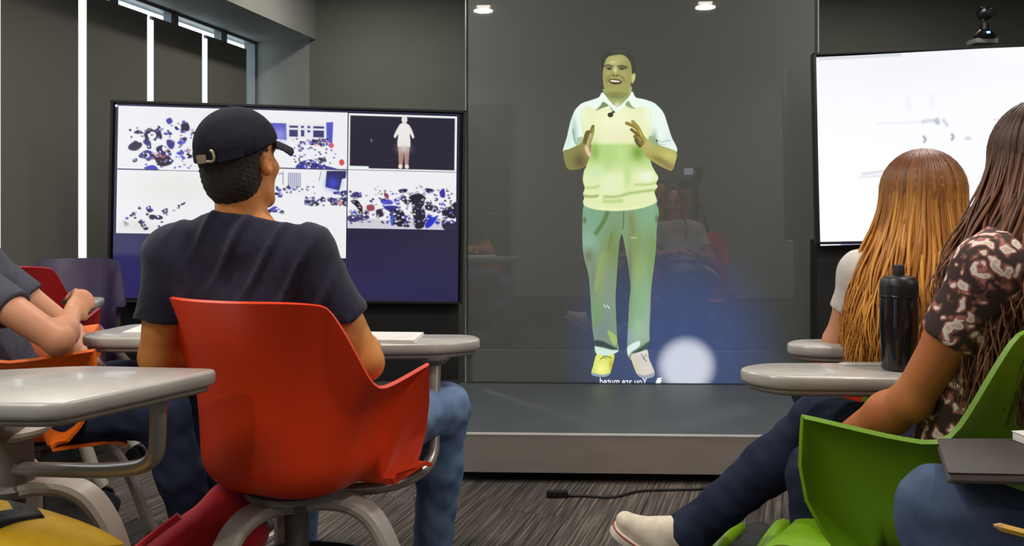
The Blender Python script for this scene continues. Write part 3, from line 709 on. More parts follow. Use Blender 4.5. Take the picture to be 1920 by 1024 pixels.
# ================================================================== LEFT DISPLAY
def plane_local(root, px, py, face_y=0.0):
    Mi = np.linalg.inv(WORLD[root.name]); o = Mi[:3, :3] @ V(0, 0, EYE) + Mi[:3, 3]; d = Mi[:3, :3] @ V((px - CX) / F_PX, 1, (HY - py) / F_PX)
    return o + d * (face_y - o[1]) / d[1]
def make_display(name, label, x, y, rotdeg, quad, roll):
    """quad: outer corners TL, TR, BR, BL in picture pixels, turned into a real rectangle on the display plane"""
    t = thing(name, label, 'display', (x, y, 0), math.radians(rotdeg))
    Q = [plane_local(t, *q) for q in quad]; c = sum(Q) / 4
    w = (np.linalg.norm(Q[1] - Q[0]) + np.linalg.norm(Q[2] - Q[3])) / 2; h = (np.linalg.norm(Q[3] - Q[0]) + np.linalg.norm(Q[2] - Q[1])) / 2
    R = np.array(Matrix.Rotation(roll, 3, 'Y'))
    MB().box(c + R @ V(0, 0.040, 0), (w, 0.06, h), R, bev=0.006).build('casing', M_BLACKGLOSS, t)
    bz = MB(); e = 0.013
    for sx in (-1, 1): bz.box(c + R @ V(sx * (w / 2 - e / 2), 0.004, 0), (e, 0.022, h), R, bev=0.002)
    for sz in (-1, 1): bz.box(c + R @ V(0, 0.004, sz * (h / 2 - e / 2)), (w, 0.022, e), R, bev=0.002)
    bz.build('bezel', M_BLACK, t)
    zb = c[2] - h / 2
    cab = MB().box((c[0], 0.16, (zb + 0.22) / 2), (w * 0.97, 0.16, zb - 0.22), bev=0.008); cab.build('cart_skirt', M_BLACK, t)
    for sx in (-1, 1):
        MB().box((c[0] + sx * w * 0.38, 0.16, 0.15), (0.06, 0.06, 0.16), bev=0.004).build('cart_post', M_BLACK, t)
        MB().box((c[0] + sx * w * 0.38, 0.16, 0.062), (0.06, 0.62, 0.035), bev=0.006).build('cart_foot', M_BLACK, t)
        for sy in (-1, 1):
            MB().tube([(c[0] + sx * w * 0.38 - 0.012, 0.16 + sy * 0.28, 0.026), (c[0] + sx * w * 0.38 + 0.012, 0.16 + sy * 0.28, 0.026)], 0.026, 16).build('caster', M_BLACKGLOSS, t)
        MB().box((c[0] + sx * 0.3, 0.105, c[2] - 0.1), (0.07, 0.05, h * 0.8), bev=0.004).build('mount_rail', M_BLACK, t)
    return t, c, w, h, R
tv1, c1, w1, h1, R1 = make_display('video_display', 'large black display on a cart showing a grid of classroom video tiles', -1.134, 4.36, 5.0,
                                   [(209, 187), (874, 208), (867, 570), (199, 563)], 0.020)
M_TV = picture_mat('display_picture', 0.2)
def warp1(X, Y):
    s = 0.031 - (Y - 196) / 366 * 0.021
    return X - (Y - 196) * 0.018 * (1 - (X - 222) / 1500), Y + s * (X - 222)
def lay(Pt, name, root, parent, fy, warp, gain=1.0, m=M_TV, only=None):
    Pt.X, Pt.Y = warp(Pt.X, Pt.Y); return Pt.mesh(name, root, parent, fy, m, only, gain)
NV, NV2, BL, WH = (44, 40, 76), (30, 28, 48), (52, 58, 190), (246, 246, 250)
scr = Paint(217, 194, 862, 560, 5, (46, 42, 80)); scr.blob(225, 520, 200, 130, (58, 52, 128), .8).blob(800, 500, 120, 70, (48, 46, 86), .6).blob(700, 540, 250, 60, (56, 54, 116), .5)
scr1 = lay(scr, 'screen_panel', tv1, tv1, -0.001, warp1, 0.62)
rng = np.random.RandomState(4)
def crowd(Pt, x0, y0, x1, y1, n, s, cols, whites=0.6):
    for i in range(n):
        x, y = rng.uniform(x0, x1), rng.uniform(y0, y1); c = cols[rng.randint(len(cols))]
        m = rng.randint(5, 8); a0 = rng.rand() * 6.3
        Pt.poly([(x + s * rng.uniform(.5, 1.3) * math.cos(a0 + 6.283 * j / m), y + s * .75 * rng.uniform(.5, 1.2) * math.sin(a0 + 6.283 * j / m)) for j in range(m)], c, 1.6, None, True)
        if rng.rand() < whites: Pt.oval(x + rng.uniform(-.6, .6) * s, y + rng.uniform(-.7, .4) * s, s * rng.uniform(.25, .5), s * rng.uniform(.22, .42), (240, 240, 248), 1.4)
DK = [NV, (60, 56, 120), (38, 36, 58), (84, 84, 200)]
def tile(x0, y0, x1, y1, step=1.0, c=WH): return Paint(x0, y0, x1, y1, step, c)
def place(Pt, nm='video_tile'): return lay(Pt, nm, tv1, scr1, -0.003, warp1, 0.92)
# canonical coordinates: photo px with the display's slope taken out (y - slope * (x - 222))
T = tile(222, 198, 436, 317)
T.blob(420, 290, 40, 30, (206, 208, 240), .9)
for pts, c in (([(243, 272), (258, 262), (268, 270), (258, 281), (244, 280)], NV), ([(252, 248), (260, 243), (270, 248), (262, 250)], NV), ([(272, 248), (280, 238), (290, 242), (298, 238), (304, 250), (304, 258), (292, 262), (284, 256), (276, 264), (270, 258)], NV),
               ([(268, 262), (282, 262), (284, 274), (274, 270)], (60, 56, 130)), ([(314, 260), (328, 262), (326, 276), (316, 274)], (64, 60, 140)), ([(262, 290), (276, 280), (290, 286), (286, 296), (266, 295)], (62, 60, 140)),
               ([(286, 288), (300, 290), (318, 290), (324, 304), (304, 310), (294, 300)], (48, 34, 58)), ([(274, 312), (290, 308), (298, 317), (276, 317)], (66, 70, 190)), ([(340, 230), (352, 226), (356, 240), (344, 242)], NV), ([(312, 222), (320, 218), (324, 226), (316, 230)], (70, 68, 170)),
               ([(294, 276), (306, 270), (312, 280), (300, 286)], NV)):
    T.poly(pts, c, 2.2, None, True)
for x, y, r in ((286, 252, 8), (264, 258, 9), (298, 260, 4), (312, 276, 7), (277, 290, 5)): T.oval(x, y, r, r * .9, (248, 248, 252), 1.6)
T.oval(296, 288, 5, 5, (240, 190, 200), 2).poly([(302, 286), (312, 282), (312, 292), (304, 294)], (170, 90, 110), 3)
crowd(T, 290, 222, 345, 262, 9, 4, DK); crowd(T, 255, 270, 330, 300, 10, 5, DK, .8); crowd(T, 330, 240, 420, 300, 16, 7, DK); crowd(T, 240, 226, 400, 312, 90, 2.6, DK + [(150, 148, 170), (190, 120, 120)], .7); T.line([(222, 316.5), (300, 316.5)], 1.6, (70, 70, 110), 1)
place(T)
T = tile(222, 318, 436, 437); T.blob(330, 350, 90, 30, (236, 234, 226), .6).blob(260, 424, 40, 12, (226, 222, 216), .7)
for x, y, s, c in ((285, 392, 8, (70, 60, 190)), (288, 408, 9, NV), (300, 408, 7, (60, 54, 110)), (314, 394, 6, (110, 108, 120)), (268, 414, 7, (190, 50, 60)), (274, 424, 6, (70, 66, 90)), (252, 402, 5, (90, 92, 110)), (240, 420, 6, (180, 184, 180)), (346, 380, 3, NV2), (336, 386, 3, NV), (264, 390, 3, NV2)):
    crowd(T, x - 3, y - 3, x + 3, y + 3, 3, s * .8, [c, NV], .7)
crowd(T, 240, 385, 330, 425, 14, 3, DK + [(170, 170, 178)]); place(T)
T = tile(437, 198, 652, 308)
T.poly([(500, 222), (537, 222), (538, 254), (500, 250)], (84, 84, 196), 1.5, None, False).blob(525, 245, 14, 14, (170, 176, 232), .7)
T.poly([(612, 218), (625, 217), (624, 258), (613, 256)], (84, 88, 200), 1.5, None, False).poly([(540, 222), (610, 221), (610, 250), (540, 250)], (236, 238, 246), 1.2, None, False)
for x0_, x1_, y0_, y1_ in ((543, 559, 226, 230), (565, 570, 226, 230), (577, 582, 226, 230), (588, 608, 226, 230), (543, 559, 234, 247), (565, 571, 234, 246), (577, 582, 234, 238), (588, 608, 234, 247)):
    T.poly([(x0_, y0_), (x1_, y0_), (x1_, y1_), (x0_, y1_)], (58, 56, 110), 1.2, None, False)
crowd(T, 566, 251, 614, 262, 18, 4.5, DK, .9); crowd(T, 560, 264, 568, 274, 3, 4, DK); T.oval(622, 262, 5, 5, (224, 96, 96), 2).oval(642, 294, 5, 6, (216, 84, 88), 2)
T.poly([(560, 308), (564, 296), (574, 292), (586, 290), (600, 300), (616, 302), (632, 308)], (56, 60, 160), 1.5).poly([(598, 286), (612, 288), (612, 294), (602, 292)], NV, 1.5).oval(579, 300, 5, 9, (238, 238, 248), 1.6)
crowd(T, 566, 294, 624, 308, 12, 4, DK, .8); crowd(T, 550, 250, 630, 300, 60, 2.2, DK + [(160, 158, 180), (200, 110, 110)], .7); crowd(T, 515, 262, 535, 272, 8, 4, DK); T.line([(500, 307.5), (652, 307.5)], 1.6, (80, 80, 120), 1)
place(T)
T = tile(437, 309, 652, 478, 1.25)
for i in range(7): T.line([(543 + 3.6 * i, 316), (543 + 3.6 * i, 344)], 1.6, (110, 110, 160), 1.2)
T.line([(523, 318), (534, 318)], 2, (150, 150, 180), 1).line([(532, 313), (533, 340)], 1.6, (150, 150, 180), 1).line([(604, 312), (600, 330)], 1.4, (140, 140, 150), 1)
T.poly([(614, 311), (651, 310), (650, 324), (643, 326), (638, 348), (612, 342)], (48, 44, 92), 1.5, None, False).blob(626, 334, 12, 12, (70, 80, 220), .9)
crowd(T, 616, 348, 650, 364, 10, 5, DK, .9); crowd(T, 575, 364, 650, 376, 26, 5.5, DK, .6); crowd(T, 522, 340, 546, 352, 7, 4, DK); crowd(T, 505, 384, 535, 394, 12, 4.5, DK); crowd(T, 520, 356, 530, 376, 5, 4, DK)
crowd(T, 575, 362, 650, 378, 40, 2.6, DK + [(150, 150, 190)], .7); crowd(T, 520, 338, 600, 362, 16, 2.2, DK + [(150, 150, 180)], .5); T.oval(640, 372, 4, 4, (226, 150, 140), 2); place(T)
T = tile(654, 199, 857, 307, 1.0, (244, 252, 250))
T.poly([(657, 203), (853, 203), (853, 304), (693, 304), (692, 300), (657, 300)], (34, 30, 52), 1.2, None, False)
T.poly([(747, 222), (752, 216), (757, 214), (764, 216), (770, 222), (777, 240), (774, 244), (769, 236), (769, 262), (747, 262), (747, 238), (742, 244), (739, 240)], (244, 240, 236), 1.4).oval(758.5, 208, 5.5, 7.5, (240, 232, 226), 1.4)
T.poly([(747, 261), (769, 261), (767, 296), (760, 296), (758.5, 272), (756, 296), (749, 296)], (176, 140, 132), 1.4, None, False).blob(758, 264, 12, 8, (222, 210, 206), .8).oval(752, 299, 4, 4.5, (238, 230, 222), 1.4).oval(764, 299, 4, 4.5, (238, 230, 222), 1.4)
T.blob(697, 250, 1.2, 3, (190, 190, 200), .8); place(T)
T = tile(654, 308, 857, 420, 1.0)
T.poly([(654, 406), (690, 400), (740, 404), (800, 398), (857, 404), (857, 420), (654, 420)], (214, 212, 222), 4)
for pts, c in (([(660, 356), (668, 350), (676, 352), (680, 360), (662, 361)], (66, 58, 120)), ([(660, 368), (672, 366), (680, 376), (690, 388), (682, 394), (672, 380)], NV2), ([(722, 350), (730, 354), (730, 362), (724, 360)], (150, 60, 76)),
               ([(716, 364), (734, 364), (738, 372), (720, 372)], (76, 80, 200)), ([(722, 376), (748, 376), (746, 386), (728, 384)], (48, 52, 150)), ([(750, 344), (764, 342), (764, 348), (752, 350)], NV), ([(770, 356), (786, 350), (798, 356), (798, 362), (772, 362)], NV2),
               ([(772, 362), (796, 362), (794, 376), (776, 374)], (34, 32, 54)), ([(776, 378), (796, 378), (800, 400), (796, 416), (782, 418), (778, 400)], (34, 30, 50)), ([(800, 340), (814, 342), (812, 348), (802, 348)], NV), ([(826, 346), (834, 340), (836, 356), (828, 356)], (58, 48, 160)),
               ([(800, 372), (820, 374), (822, 382), (802, 382)], (40, 38, 62)), ([(800, 416), (804, 390), (814, 396), (824, 392), (812, 412)], (36, 50, 210)), ([(706, 386), (716, 382), (722, 394), (712, 398), (704, 396)], (44, 40, 62)), ([(746, 388), (756, 384), (764, 400), (758, 414), (746, 412)], NV2),
               ([(734, 388), (742, 390), (742, 410), (736, 412)], (70, 90, 190)), ([(830, 384), (846, 374), (857, 366), (857, 396), (838, 394)], NV2), ([(656, 396), (690, 394), (692, 402), (660, 408)], (70, 64, 110)), ([(832, 406), (857, 404), (857, 420), (836, 420)], (44, 40, 66))):
    T.poly(pts, c, 2.0, None, True)
for x in (684, 704): T.line([(x, 376), (x + 2, 402)], 5, (240, 232, 232), 2)
T.poly([(690, 376), (702, 374), (704, 384), (692, 386)], (150, 70, 90), 2)
crowd(T, 742, 354, 770, 374, 9, 5, DK, 1.0); crowd(T, 735, 385, 770, 414, 10, 6, DK, .9); crowd(T, 780, 360, 850, 412, 16, 5, DK, 1.0); crowd(T, 658, 376, 700, 402, 7, 5, DK, 1.0); crowd(T, 658, 346, 852, 412, 130, 2.6, DK + [(120, 112, 140), (170, 168, 190), (150, 96, 96)], .8); crowd(T, 700, 336, 850, 352, 24, 2.2, [(170, 170, 190), (90, 84, 120)], .4)
place(T)
dot = Paint(215, 195, 222, 202, .8, (46, 42, 80)); dot.oval(218.5, 198.5, 2.3, 2.3, (250, 250, 250), 1.2); lay(dot, 'indicator_dot', tv1, scr1, -0.0035, warp1, 1.2)

# ================================================================== RIGHT DISPLAY
tv2, c2, w2, h2, R2 = make_display('whiteboard_display', 'large display with a thin black frame showing an almost blank white page', 2.33, 4.12, -7.0,
                                   [(1523, 104), (2258, 64), (2272, 440), (1534, 466)], -0.020)
def warp2(X, Y):
    s = -0.054 + (Y - 104) / 360 * 0.022
    return X + (Y - 104) * 0.026, Y + s * (X - 1528)
Pt = Paint(1529, 108, 2252, 461, 2.0, (238, 239, 243))
Pt.blob(1900, 120, 420, 60, (228, 228, 234), .8).blob(1560, 400, 120, 120, (246, 246, 252), .8)
Pt.poly([(1529, 456), (1566, 456), (1566, 461), (1529, 461)], (236, 238, 255), 1, None, False).poly([(1567, 455), (2252, 455), (2252, 461), (1567, 461)], (112, 108, 176), 1, None, False)
Pt.poly([(1529, 108), (1690, 108), (1690, 114), (1529, 114)], (206, 210, 214), 2, None, False)
for pts, w, c in (([(1724, 238), (1740, 236), (1752, 238)], 6, (196, 198, 208)), ([(1752, 232), (1756, 244)], 8, (170, 172, 186)), ([(1764, 234), (1774, 248)], 6, (196, 198, 206)), ([(1728, 276), (1731, 270), (1727, 264)], 3, (96, 96, 110)),
                  ([(1780, 274), (1783, 268), (1780, 262)], 3.5, (110, 110, 124)), ([(1805, 272), (1816, 272)], 5, (186, 186, 194)), ([(1610, 330), (1660, 326), (1700, 328)], 4, (196, 196, 206)), ([(1604, 336), (1690, 333)], 3, (208, 208, 216)),
                  ([(1640, 236), (1720, 238)], 4, (224, 224, 230)), ([(1700, 190), (1702, 215)], 8, (228, 228, 232)), ([(1744, 186), (1746, 212)], 10, (230, 230, 234)), ([(1860, 240), (1960, 236), (2050, 240)], 4, (208, 208, 216)), ([(1900, 300), (1990, 298)], 4, (204, 204, 212))):
    Pt.line(pts, w, c, 4, .8)
Pt.poly([(1858, 400), (1872, 396), (1874, 424), (1860, 428)], (122, 190, 84), 2).poly([(1862, 340), (1874, 330), (1874, 392), (1862, 396)], (80, 84, 200), 2)
lay(Pt, 'screen_panel', tv2, tv2, -0.002, warp2, 1.12)
d2 = Paint(1530, 109, 1537, 116, .8, (206, 210, 214)); d2.oval(1533.5, 112.5, 2.2, 2.2, (255, 255, 255), 1.2); lay(d2, 'indicator_dot', tv2, tv2, -0.003, warp2, 1.2)
# conference camera clipped on top of the display
cb = at(1846, 82, 4.17)
wc = thing('conference_camera', 'small black pan-tilt camera with a blue light on top of the white display', 'camera', cb)
MB().box((0, 0.02, 0.012), (0.11, 0.09, 0.024), bev=0.006).build('base', mat('camera_base_grey', rgb(120, 122, 124), 0.4), wc)
MB().lathe([(0.045, 0.024), (0.05, 0.04), (0.038, 0.055), (0.02, 0.07), (0.018, 0.10)], n=24).build('neck', M_BLACKGLOSS, wc)
MB().lathe([(0.004, -0.034), (0.024, -0.026), (0.036, -0.006), (0.037, 0.012), (0.026, 0.030), (0.006, 0.038)], c=(0.0, 0, 0.145), n=24).build('camera_head', M_BLACKGLOSS, wc)
MB().tube([(0.012, -0.02, 0.145), (0.018, -0.046, 0.142)], [0.024, 0.021], 20).build('lens', M_BLACK, wc)
MB().box((-0.006, -0.044, 0.046), (0.016, 0.008, 0.012), bev=0.002).build('status_light', emit('blue_led', (0.08, 0.18, 1, 1), 9.0), wc)

# ================================================================== CLASSROOM CHAIRS WITH DESK ARMS
def sstep(a, b, x): t = np.clip((x - a) / (b - a), 0, 1); return t * t * (3 - 2 * t)
def shell_mesh():
    NS, NVV = 121, 34; SEAT = 0.455
    hs = np.unique(np.concatenate([np.linspace(0, 0.60, 40), np.linspace(0.60, 0.69, 22), np.linspace(0.69, 1, 14)])); ss = np.concatenate([-hs[:0:-1], hs]); NS = len(ss); G = np.zeros((NS, NVV, 3))
    for i, s in enumerate(ss):
        q = abs(s); sg = 1 if s >= 0 else -1
        if q < 0.5:
            a = q / 0.5 * math.pi / 2; px, py = sg * 0.205 * math.sin(a) ** 0.85, -0.03 - 0.165 * math.cos(a) ** 0.8; ox, oy = sg * math.sin(a), -math.cos(a); cy = -0.03
        else:
            u = (q - 0.5) / 0.5; px, py = sg * (0.205 + 0.012 * u), -0.03 + 0.285 * u; ox, oy = sg, 0.0; cy = py
        hb = 0.478 * (1 - 0.05 * (q / 0.36) ** 4 if q < 0.36 else 0.95)                        # back
        h = hb + (0.262 - hb) * float(sstep(0.31, 0.475, q))
        h = h + 0.018 * float(sstep(0.47, 0.62, q))
        h = h * (1 - float(sstep(0.620, 0.655, q)))
        rb = 0.085 * (1 - 0.75 * float(sstep(0.62, 0.72, q)))
        base = np.array([px, py]); cen = np.array([0.0, cy]); L = np.linalg.norm(base - cen); d = (base - cen) / (L + 1e-9)
        for j in range(NVV):
            v = j / (NVV - 1)
            if v < 0.38:
                t = v / 0.38; p = cen + d * (L - rb) * t; z = SEAT - 0.012 * (1 - t * t) + 0.0
            elif v < 0.6:
                t = (v - 0.38) / 0.22 * math.pi / 2
                kk = 1 - float(sstep(0.620, 0.655, q))
                p = cen + d * (L - rb + rb * math.sin(t)); z = SEAT + rb * (1 - math.cos(t)) * kk
            else:
                t = (v - 0.6) / 0.4; hh = max(h - rb, 0.0) * t
                Z = rb * (1 if h > 0.01 else 0) + hh
                back = float(1 - sstep(0.28, 0.5, q))
                fl = back * (0.09 * t + 0.035 * math.sin(math.pi * t) * -0.6 + 0.02 * t ** 3) + (1 - back) * (0.055 * t * t + 0.02 * t ** 6)
                if h < 0.06: fl *= 0.5
                o_ = np.array([ox, oy]) if q >= 0.5 else np.array([ox * (0.35 + 0.65 * (1 - back)), oy])
                p = base + o_ * fl; z = SEAT + Z * (1 if q < 0.62 else float(1 - sstep(0.620, 0.655, q)))
                p = p + np.array([0, 0.135 * t * float(sstep(0.44, 0.62, q)) * min(1.0, h / 0.2)])
            x, y = p
            if q > 0.66: z += 0.010 * ((q - 0.66) / 0.34) * min(1.0, L / 0.1) - 0.018 * max(0.0, (q - 0.9) / 0.1) ** 2
            G[i, j] = (x, y, z)
    th = 0.009
    du = np.gradient(G, axis=0); dv = np.gradient(G, axis=1); n = np.cross(du, dv); n /= np.linalg.norm(n, axis=2, keepdims=True) + 1e-9
    n[:, 0] = (0, 0, np.sign(n[NS // 2 + 50, 5, 2]) or 1)
    if n[NS // 2 + 50, 5, 2] > 0: n = -n
    B = G + n * th
    v = np.concatenate([G.reshape(-1, 3), B.reshape(-1, 3)]); N0 = NS * NVV; f = []
    idx = lambda i, j: i * NVV + j
    for i in range(NS - 1):
        for j in range(NVV - 1):
            f.append((idx(i, j), idx(i + 1, j), idx(i + 1, j + 1), idx(i, j + 1))); f.append((N0 + idx(i, j), N0 + idx(i, j + 1), N0 + idx(i + 1, j + 1), N0 + idx(i + 1, j)))
        j = NVV - 1; f.append((idx(i, j), idx(i + 1, j), N0 + idx(i + 1, j), N0 + idx(i, j)))
    for i in (0, NS - 1):
        for j in range(NVV - 1): f.append((idx(i, j), idx(i, j + 1), N0 + idx(i, j + 1), N0 + idx(i, j)))
    bm = bmesh.new(); bv = [bm.verts.new(p) for p in v]
    for q in f:
        try: bm.faces.new([bv[k] for k in q])
        except ValueError: pass
    bmesh.ops.remove_doubles(bm, verts=bm.verts, dist=0.0004)
    bmesh.ops.recalc_face_normals(bm, faces=bm.faces)
    me = bpy.data.meshes.new('shell'); bm.to_mesh(me); bm.free()
    me.polygons.foreach_set('use_smooth', np.ones(len(me.polygons), dtype=bool)); me.set_sharp_from_angle(angle=math.radians(55))
    return me
SHELL = shell_mesh()
M_GREYMETAL = mat('warm_grey_painted_metal', rgb(176, 168, 158), 0.38, rgb(168, 160, 150), 8)
M_TUBE = mat('grey_tube_metal', rgb(168, 164, 158), 0.3, metal=0.55)
M_DESK = mat('pale_grey_desk_laminate', rgb(184, 180, 174), 0.28, rgb(176, 172, 166), 30, coat=0.25)
M_DESKEDGE = mat('grey_desk_edge', rgb(132, 124, 118), 0.45)
M_HUB = mat('dark_grey_hub', rgb(110, 105, 100), 0.45)
def plastic(nm, c, c2): return mat(nm, c, 0.42, c2, 300, bump=0.06, bscale=500)
SHELLC = dict(red=plastic('orange_red_plastic', rgb(226, 58, 8), rgb(218, 54, 7)), orange=plastic('orange_plastic', rgb(232, 108, 18), rgb(226, 104, 18)),
              green=plastic('lime_green_plastic', rgb(118, 164, 14), rgb(112, 158, 12)), dark=plastic('dark_purple_plastic', rgb(58, 40, 72), rgb(54, 36, 68)),
              crimson=plastic('crimson_plastic', rgb(176, 30, 34), rgb(168, 28, 32)))
def band(mb, path, width, thick, ang):
    ca, sa = math.cos(ang), math.sin(ang); pts = smooth_path([V(r, 0, z) for r, z in path], 6); rings = []
    for i, p in enumerate(pts):
        t = nrm(pts[min(i + 1, len(pts) - 1)] - pts[max(i - 1, 0)]); n = V(-t[2], 0, t[0]); w = width * (1 - 0.3 * i / len(pts)) / 2; h = thick / 2; c = 0.35
        ring = []
        for (a_, b_) in ((-1, -c), (-1 + c * .6, -1), (1 - c * .6, -1), (1, -c), (1, c), (1 - c * .6, 1), (-1 + c * .6, 1), (-1, c)):
            q = p + n * h * b_ + V(0, w * a_, 0); ring.append((q[0] * ca - q[1] * sa, q[0] * sa + q[1] * ca, q[2]))
        rings.append(ring)
    v = [q for r in rings for q in r]; f = []; n = 8
    for i in range(len(rings) - 1):
        for j in range(n): f.append((i * n + j, i * n + (j + 1) % n, (i + 1) * n + (j + 1) % n, (i + 1) * n + j))
    f.append(tuple(range(n))); f.append(tuple(range((len(rings) - 1) * n, len(rings) * n))); mb.add(v, f)
def rolling_base(t, rot, legs_deg, top=0.405, rad=0.35, tray=True, column_top=0.43):
    """three arched legs on casters round a column; angles given in world heading degrees"""
    for h in legs_deg:
        a = math.pi / 2 - math.radians(h) - rot
        mb = MB(); band(mb, [(0.03, top - 0.012), (0.10, top), (0.17, top - 0.008), (0.225, top - 0.05), (0.275, top - 0.15), (0.318, 0.13), (rad, 0.075)], 0.082, 0.030, a)
        lg = mb.build('leg', M_GREYMETAL, t)
        c = V(math.cos(a) * rad, math.sin(a) * rad, 0); w = V(-math.sin(a), math.cos(a), 0)
        cs = MB()
        for s in (-1, 1): cs.tube([c + w * s * 0.009 + V(0, 0, 0.034), c + w * s * 0.026 + V(0, 0, 0.034)], 0.034, 18)
        cs.tube([c - w * 0.009 + V(0, 0, 0.034), c + w * 0.009 + V(0, 0, 0.034)], 0.012, 10).tube([c + V(0, 0, 0.034), c + V(0, 0, 0.085)], 0.009, 10)
        cs.build('caster', M_BLACKGLOSS, lg)
    MB().lathe([(0.03, 0.16), (0.03, top - 0.03), (0.062, top - 0.02), (0.066, top - 0.005), (0.05, top + 0.006), (0.046, column_top), (0.06, column_top + 0.004)], n=28).build('column', M_HUB, t)
    if tray:
        MB().lathe([(0.05, 0.150), (0.20, 0.150), (0.235, 0.18), (0.24, 0.20), (0.232, 0.20), (0.225, 0.184), (0.195, 0.160), (0.05, 0.158)], n=40).build('storage_tray', M_BLACK, t)
def desk_part(t, outline, z=0.75, thick=0.034, r=0.05, ledge=None):
    P = to_local(t, np.array([(p[0], p[1], 0) for p in outline]))[:, :2]
    P = np.array(fillet(P, r, 7, True))
    top = MB().slab(P, z - thick, z, 0.007).build('worksurface', M_DESK, t, sharp=None)
    c = P.mean(0); Q = c + (P - c) * 0.95
    MB().slab(Q, z - thick - 0.012, z - thick + 0.001, 0.004).build('underside_tray', M_DESKEDGE, top, sharp=None)
    if ledge is not None:
        Lp = to_local(t, np.array([(p[0], p[1], 0) for p in ledge]))[:, :2]
        MB().slab(np.array(fillet(Lp, 0.02, 5, True)), z - 0.004, z + 0.004, 0.002).build('pencil_ledge', M_DESK, top, sharp=None)
    return top
def chair(label, colour, loc, heading, legs, desk=None, tube=None, group=None, ledge=None, name='classroom_chair', scale=None):
    rot = -math.radians(heading)
    t = thing(name, label, 'chair', (loc[0], loc[1], 0), rot, group)
    me = SHELL.copy(); me.name = 'shell'; me.materials.append(SHELLC[colour])
    o = bpy.data.objects.new('shell', me); COL.objects.link(o); o.parent = t
    if scale: o.scale = scale
    MB().lathe([(0.11, 0.417), (0.13, 0.423), (0.13, 0.437), (0.10, 0.440)], n=32).build('seat_plate', M_HUB, t)
    rolling_base(t, rot, legs)
    if desk is not None: desk_part(t, desk, ledge=ledge)
    if tube is not None:
        pts = to_local(t, np.array(tube)); mb = MB().tube(fillet(pts, 0.07, 8), 0.0165, 16)
        mb.build('desk_arm', M_TUBE, t)
        e = pts[-1]; MB().lathe([(0.03, e[2] - 0.02), (0.045, e[2] - 0.004), (0.045, e[2] + 0.004)], c=(e[0], e[1], 0), n=24).build('desk_pivot', M_HUB, t)
    return t
DZ = 0.705
# the chair with the capped student
chair('orange-red classroom chair holding the student in the dark cap', 'red', (-0.545, 2.16), 22, (-150, 106, -20),
      [(-0.084, 2.50), (-0.20, 2.425), (-0.62, 2.40), (-0.70, 2.62), (-0.115, 2.60)],
      [(-0.52, 2.18, 0.405), (-0.30, 2.23, 0.410), (-0.215, 2.36, 0.425), (-0.222, 2.42, 0.55), (-0.222, 2.47, DZ)])
# left neighbour
chair('orange classroom chair of the writing student in grey shirt', 'orange', (-1.46, 2.61), 65, (55, 175, -65),
      [(-1.32, 2.60), (-1.25, 2.53), (-0.90, 2.52), (-0.80, 2.68), (-0.86, 2.82), (-1.26, 2.84)],
      [(-1.44, 2.65, 0.405), (-1.28, 2.86, 0.41), (-1.14, 2.88, 0.45), (-1.10, 2.76, 0.62), (-1.10, 2.70, DZ)])
# far chairs beside the blinds
chair('crimson empty classroom chair by the window blinds', 'crimson', (-1.90, 3.20), -12, (83, 203, -37))
chair('dark purple empty classroom chair behind a desk with a green booklet', 'dark', (-2.02, 3.86), 168, (100, 220, -20), scale=(0.86, 0.86, 0.955),
      desk=[(-2.11, 3.40), (-1.77, 3.36), (-1.70, 3.50), (-1.75, 3.68), (-2.09, 3.70)],
      tube=[(-2.00, 3.82, 0.405), (-1.70, 3.84, 0.41), (-1.66, 3.72, 0.44), (-1.74, 3.60, 0.62), (-1.80, 3.56, DZ)])
# right side
chair('lime green classroom chair holding the student in the floral blouse', 'green', (0.865, 1.80), -56, (-56, 64, 184),
      [(0.535, 2.06), (0.60, 1.955), (1.00, 1.93), (1.06, 2.05), (1.03, 2.13), (0.62, 2.13)],
      [(0.87, 1.82, 0.405), (1.08, 1.98, 0.41), (1.10, 2.06, 0.45), (1.0, 2.07, 0.62), (0.98, 2.05, DZ)],
      ledge=[(0.80, 2.085), (0.97, 2.08), (0.98, 2.115), (0.81, 2.12)])
chair('red classroom chair holding the long-haired blond student', 'red', (1.23, 2.50), -15, (-15, 105, 225),
      [(0.772, 2.43), (0.845, 2.365), (1.22, 2.34), (1.30, 2.42), (1.26, 2.52), (0.83, 2.51)],
      [(1.23, 2.53, 0.405), (1.50, 2.56, 0.41), (1.54, 2.66, 0.45), (1.36, 2.62, 0.66), (1.24, 2.47, DZ)])
chair('green classroom chair of the student with a black notebook on the knee', 'green', (1.20, 1.16), -75, (-75, 45, 165))
# tablet desk on its own rolling stand, close by on the left
md = thing('rolling_desk', 'pale grey tablet desk on a rolling stand above the yellow bag', 'desk', (-1.184, 2.018, 0), 0)
desk_part(md, [(-0.621, 1.844), (-0.942, 1.880), (-1.166, 1.812), (-1.14, 1.525), (-0.807, 1.512), (-0.682, 1.731)], z=0.79, thick=0.034, r=0.045)
rolling_base(md, 0.0, (98, 218, -22), top=0.485, rad=0.37, column_top=0.593, tray=False)
MB().lathe([(0.03, 0.585), (0.068, 0.598), (0.086, 0.610), (0.086, 0.619), (0.045, 0.623)], n=32).build('swivel_disc', M_GREYMETAL, md)
MB().tube([(0.0, 0.0, 0.615), (0.03, -0.14, 0.66), (0.09, -0.23, 0.71), (0.12, -0.28, 0.748)], [0.04, 0.035, 0.04, 0.05], 18).build('bracket', M_HUB, md)
MB().tube(fillet(to_local(md, np.array([(-1.17, 2.00, 0.525), (-0.87, 1.848, 0.566), (-0.740, 1.776, 0.602), (-0.731, 1.763, 0.69), (-0.728, 1.758, 0.748)])), 0.08, 9), 0.0165, 16).build('desk_arm', M_TUBE, md)

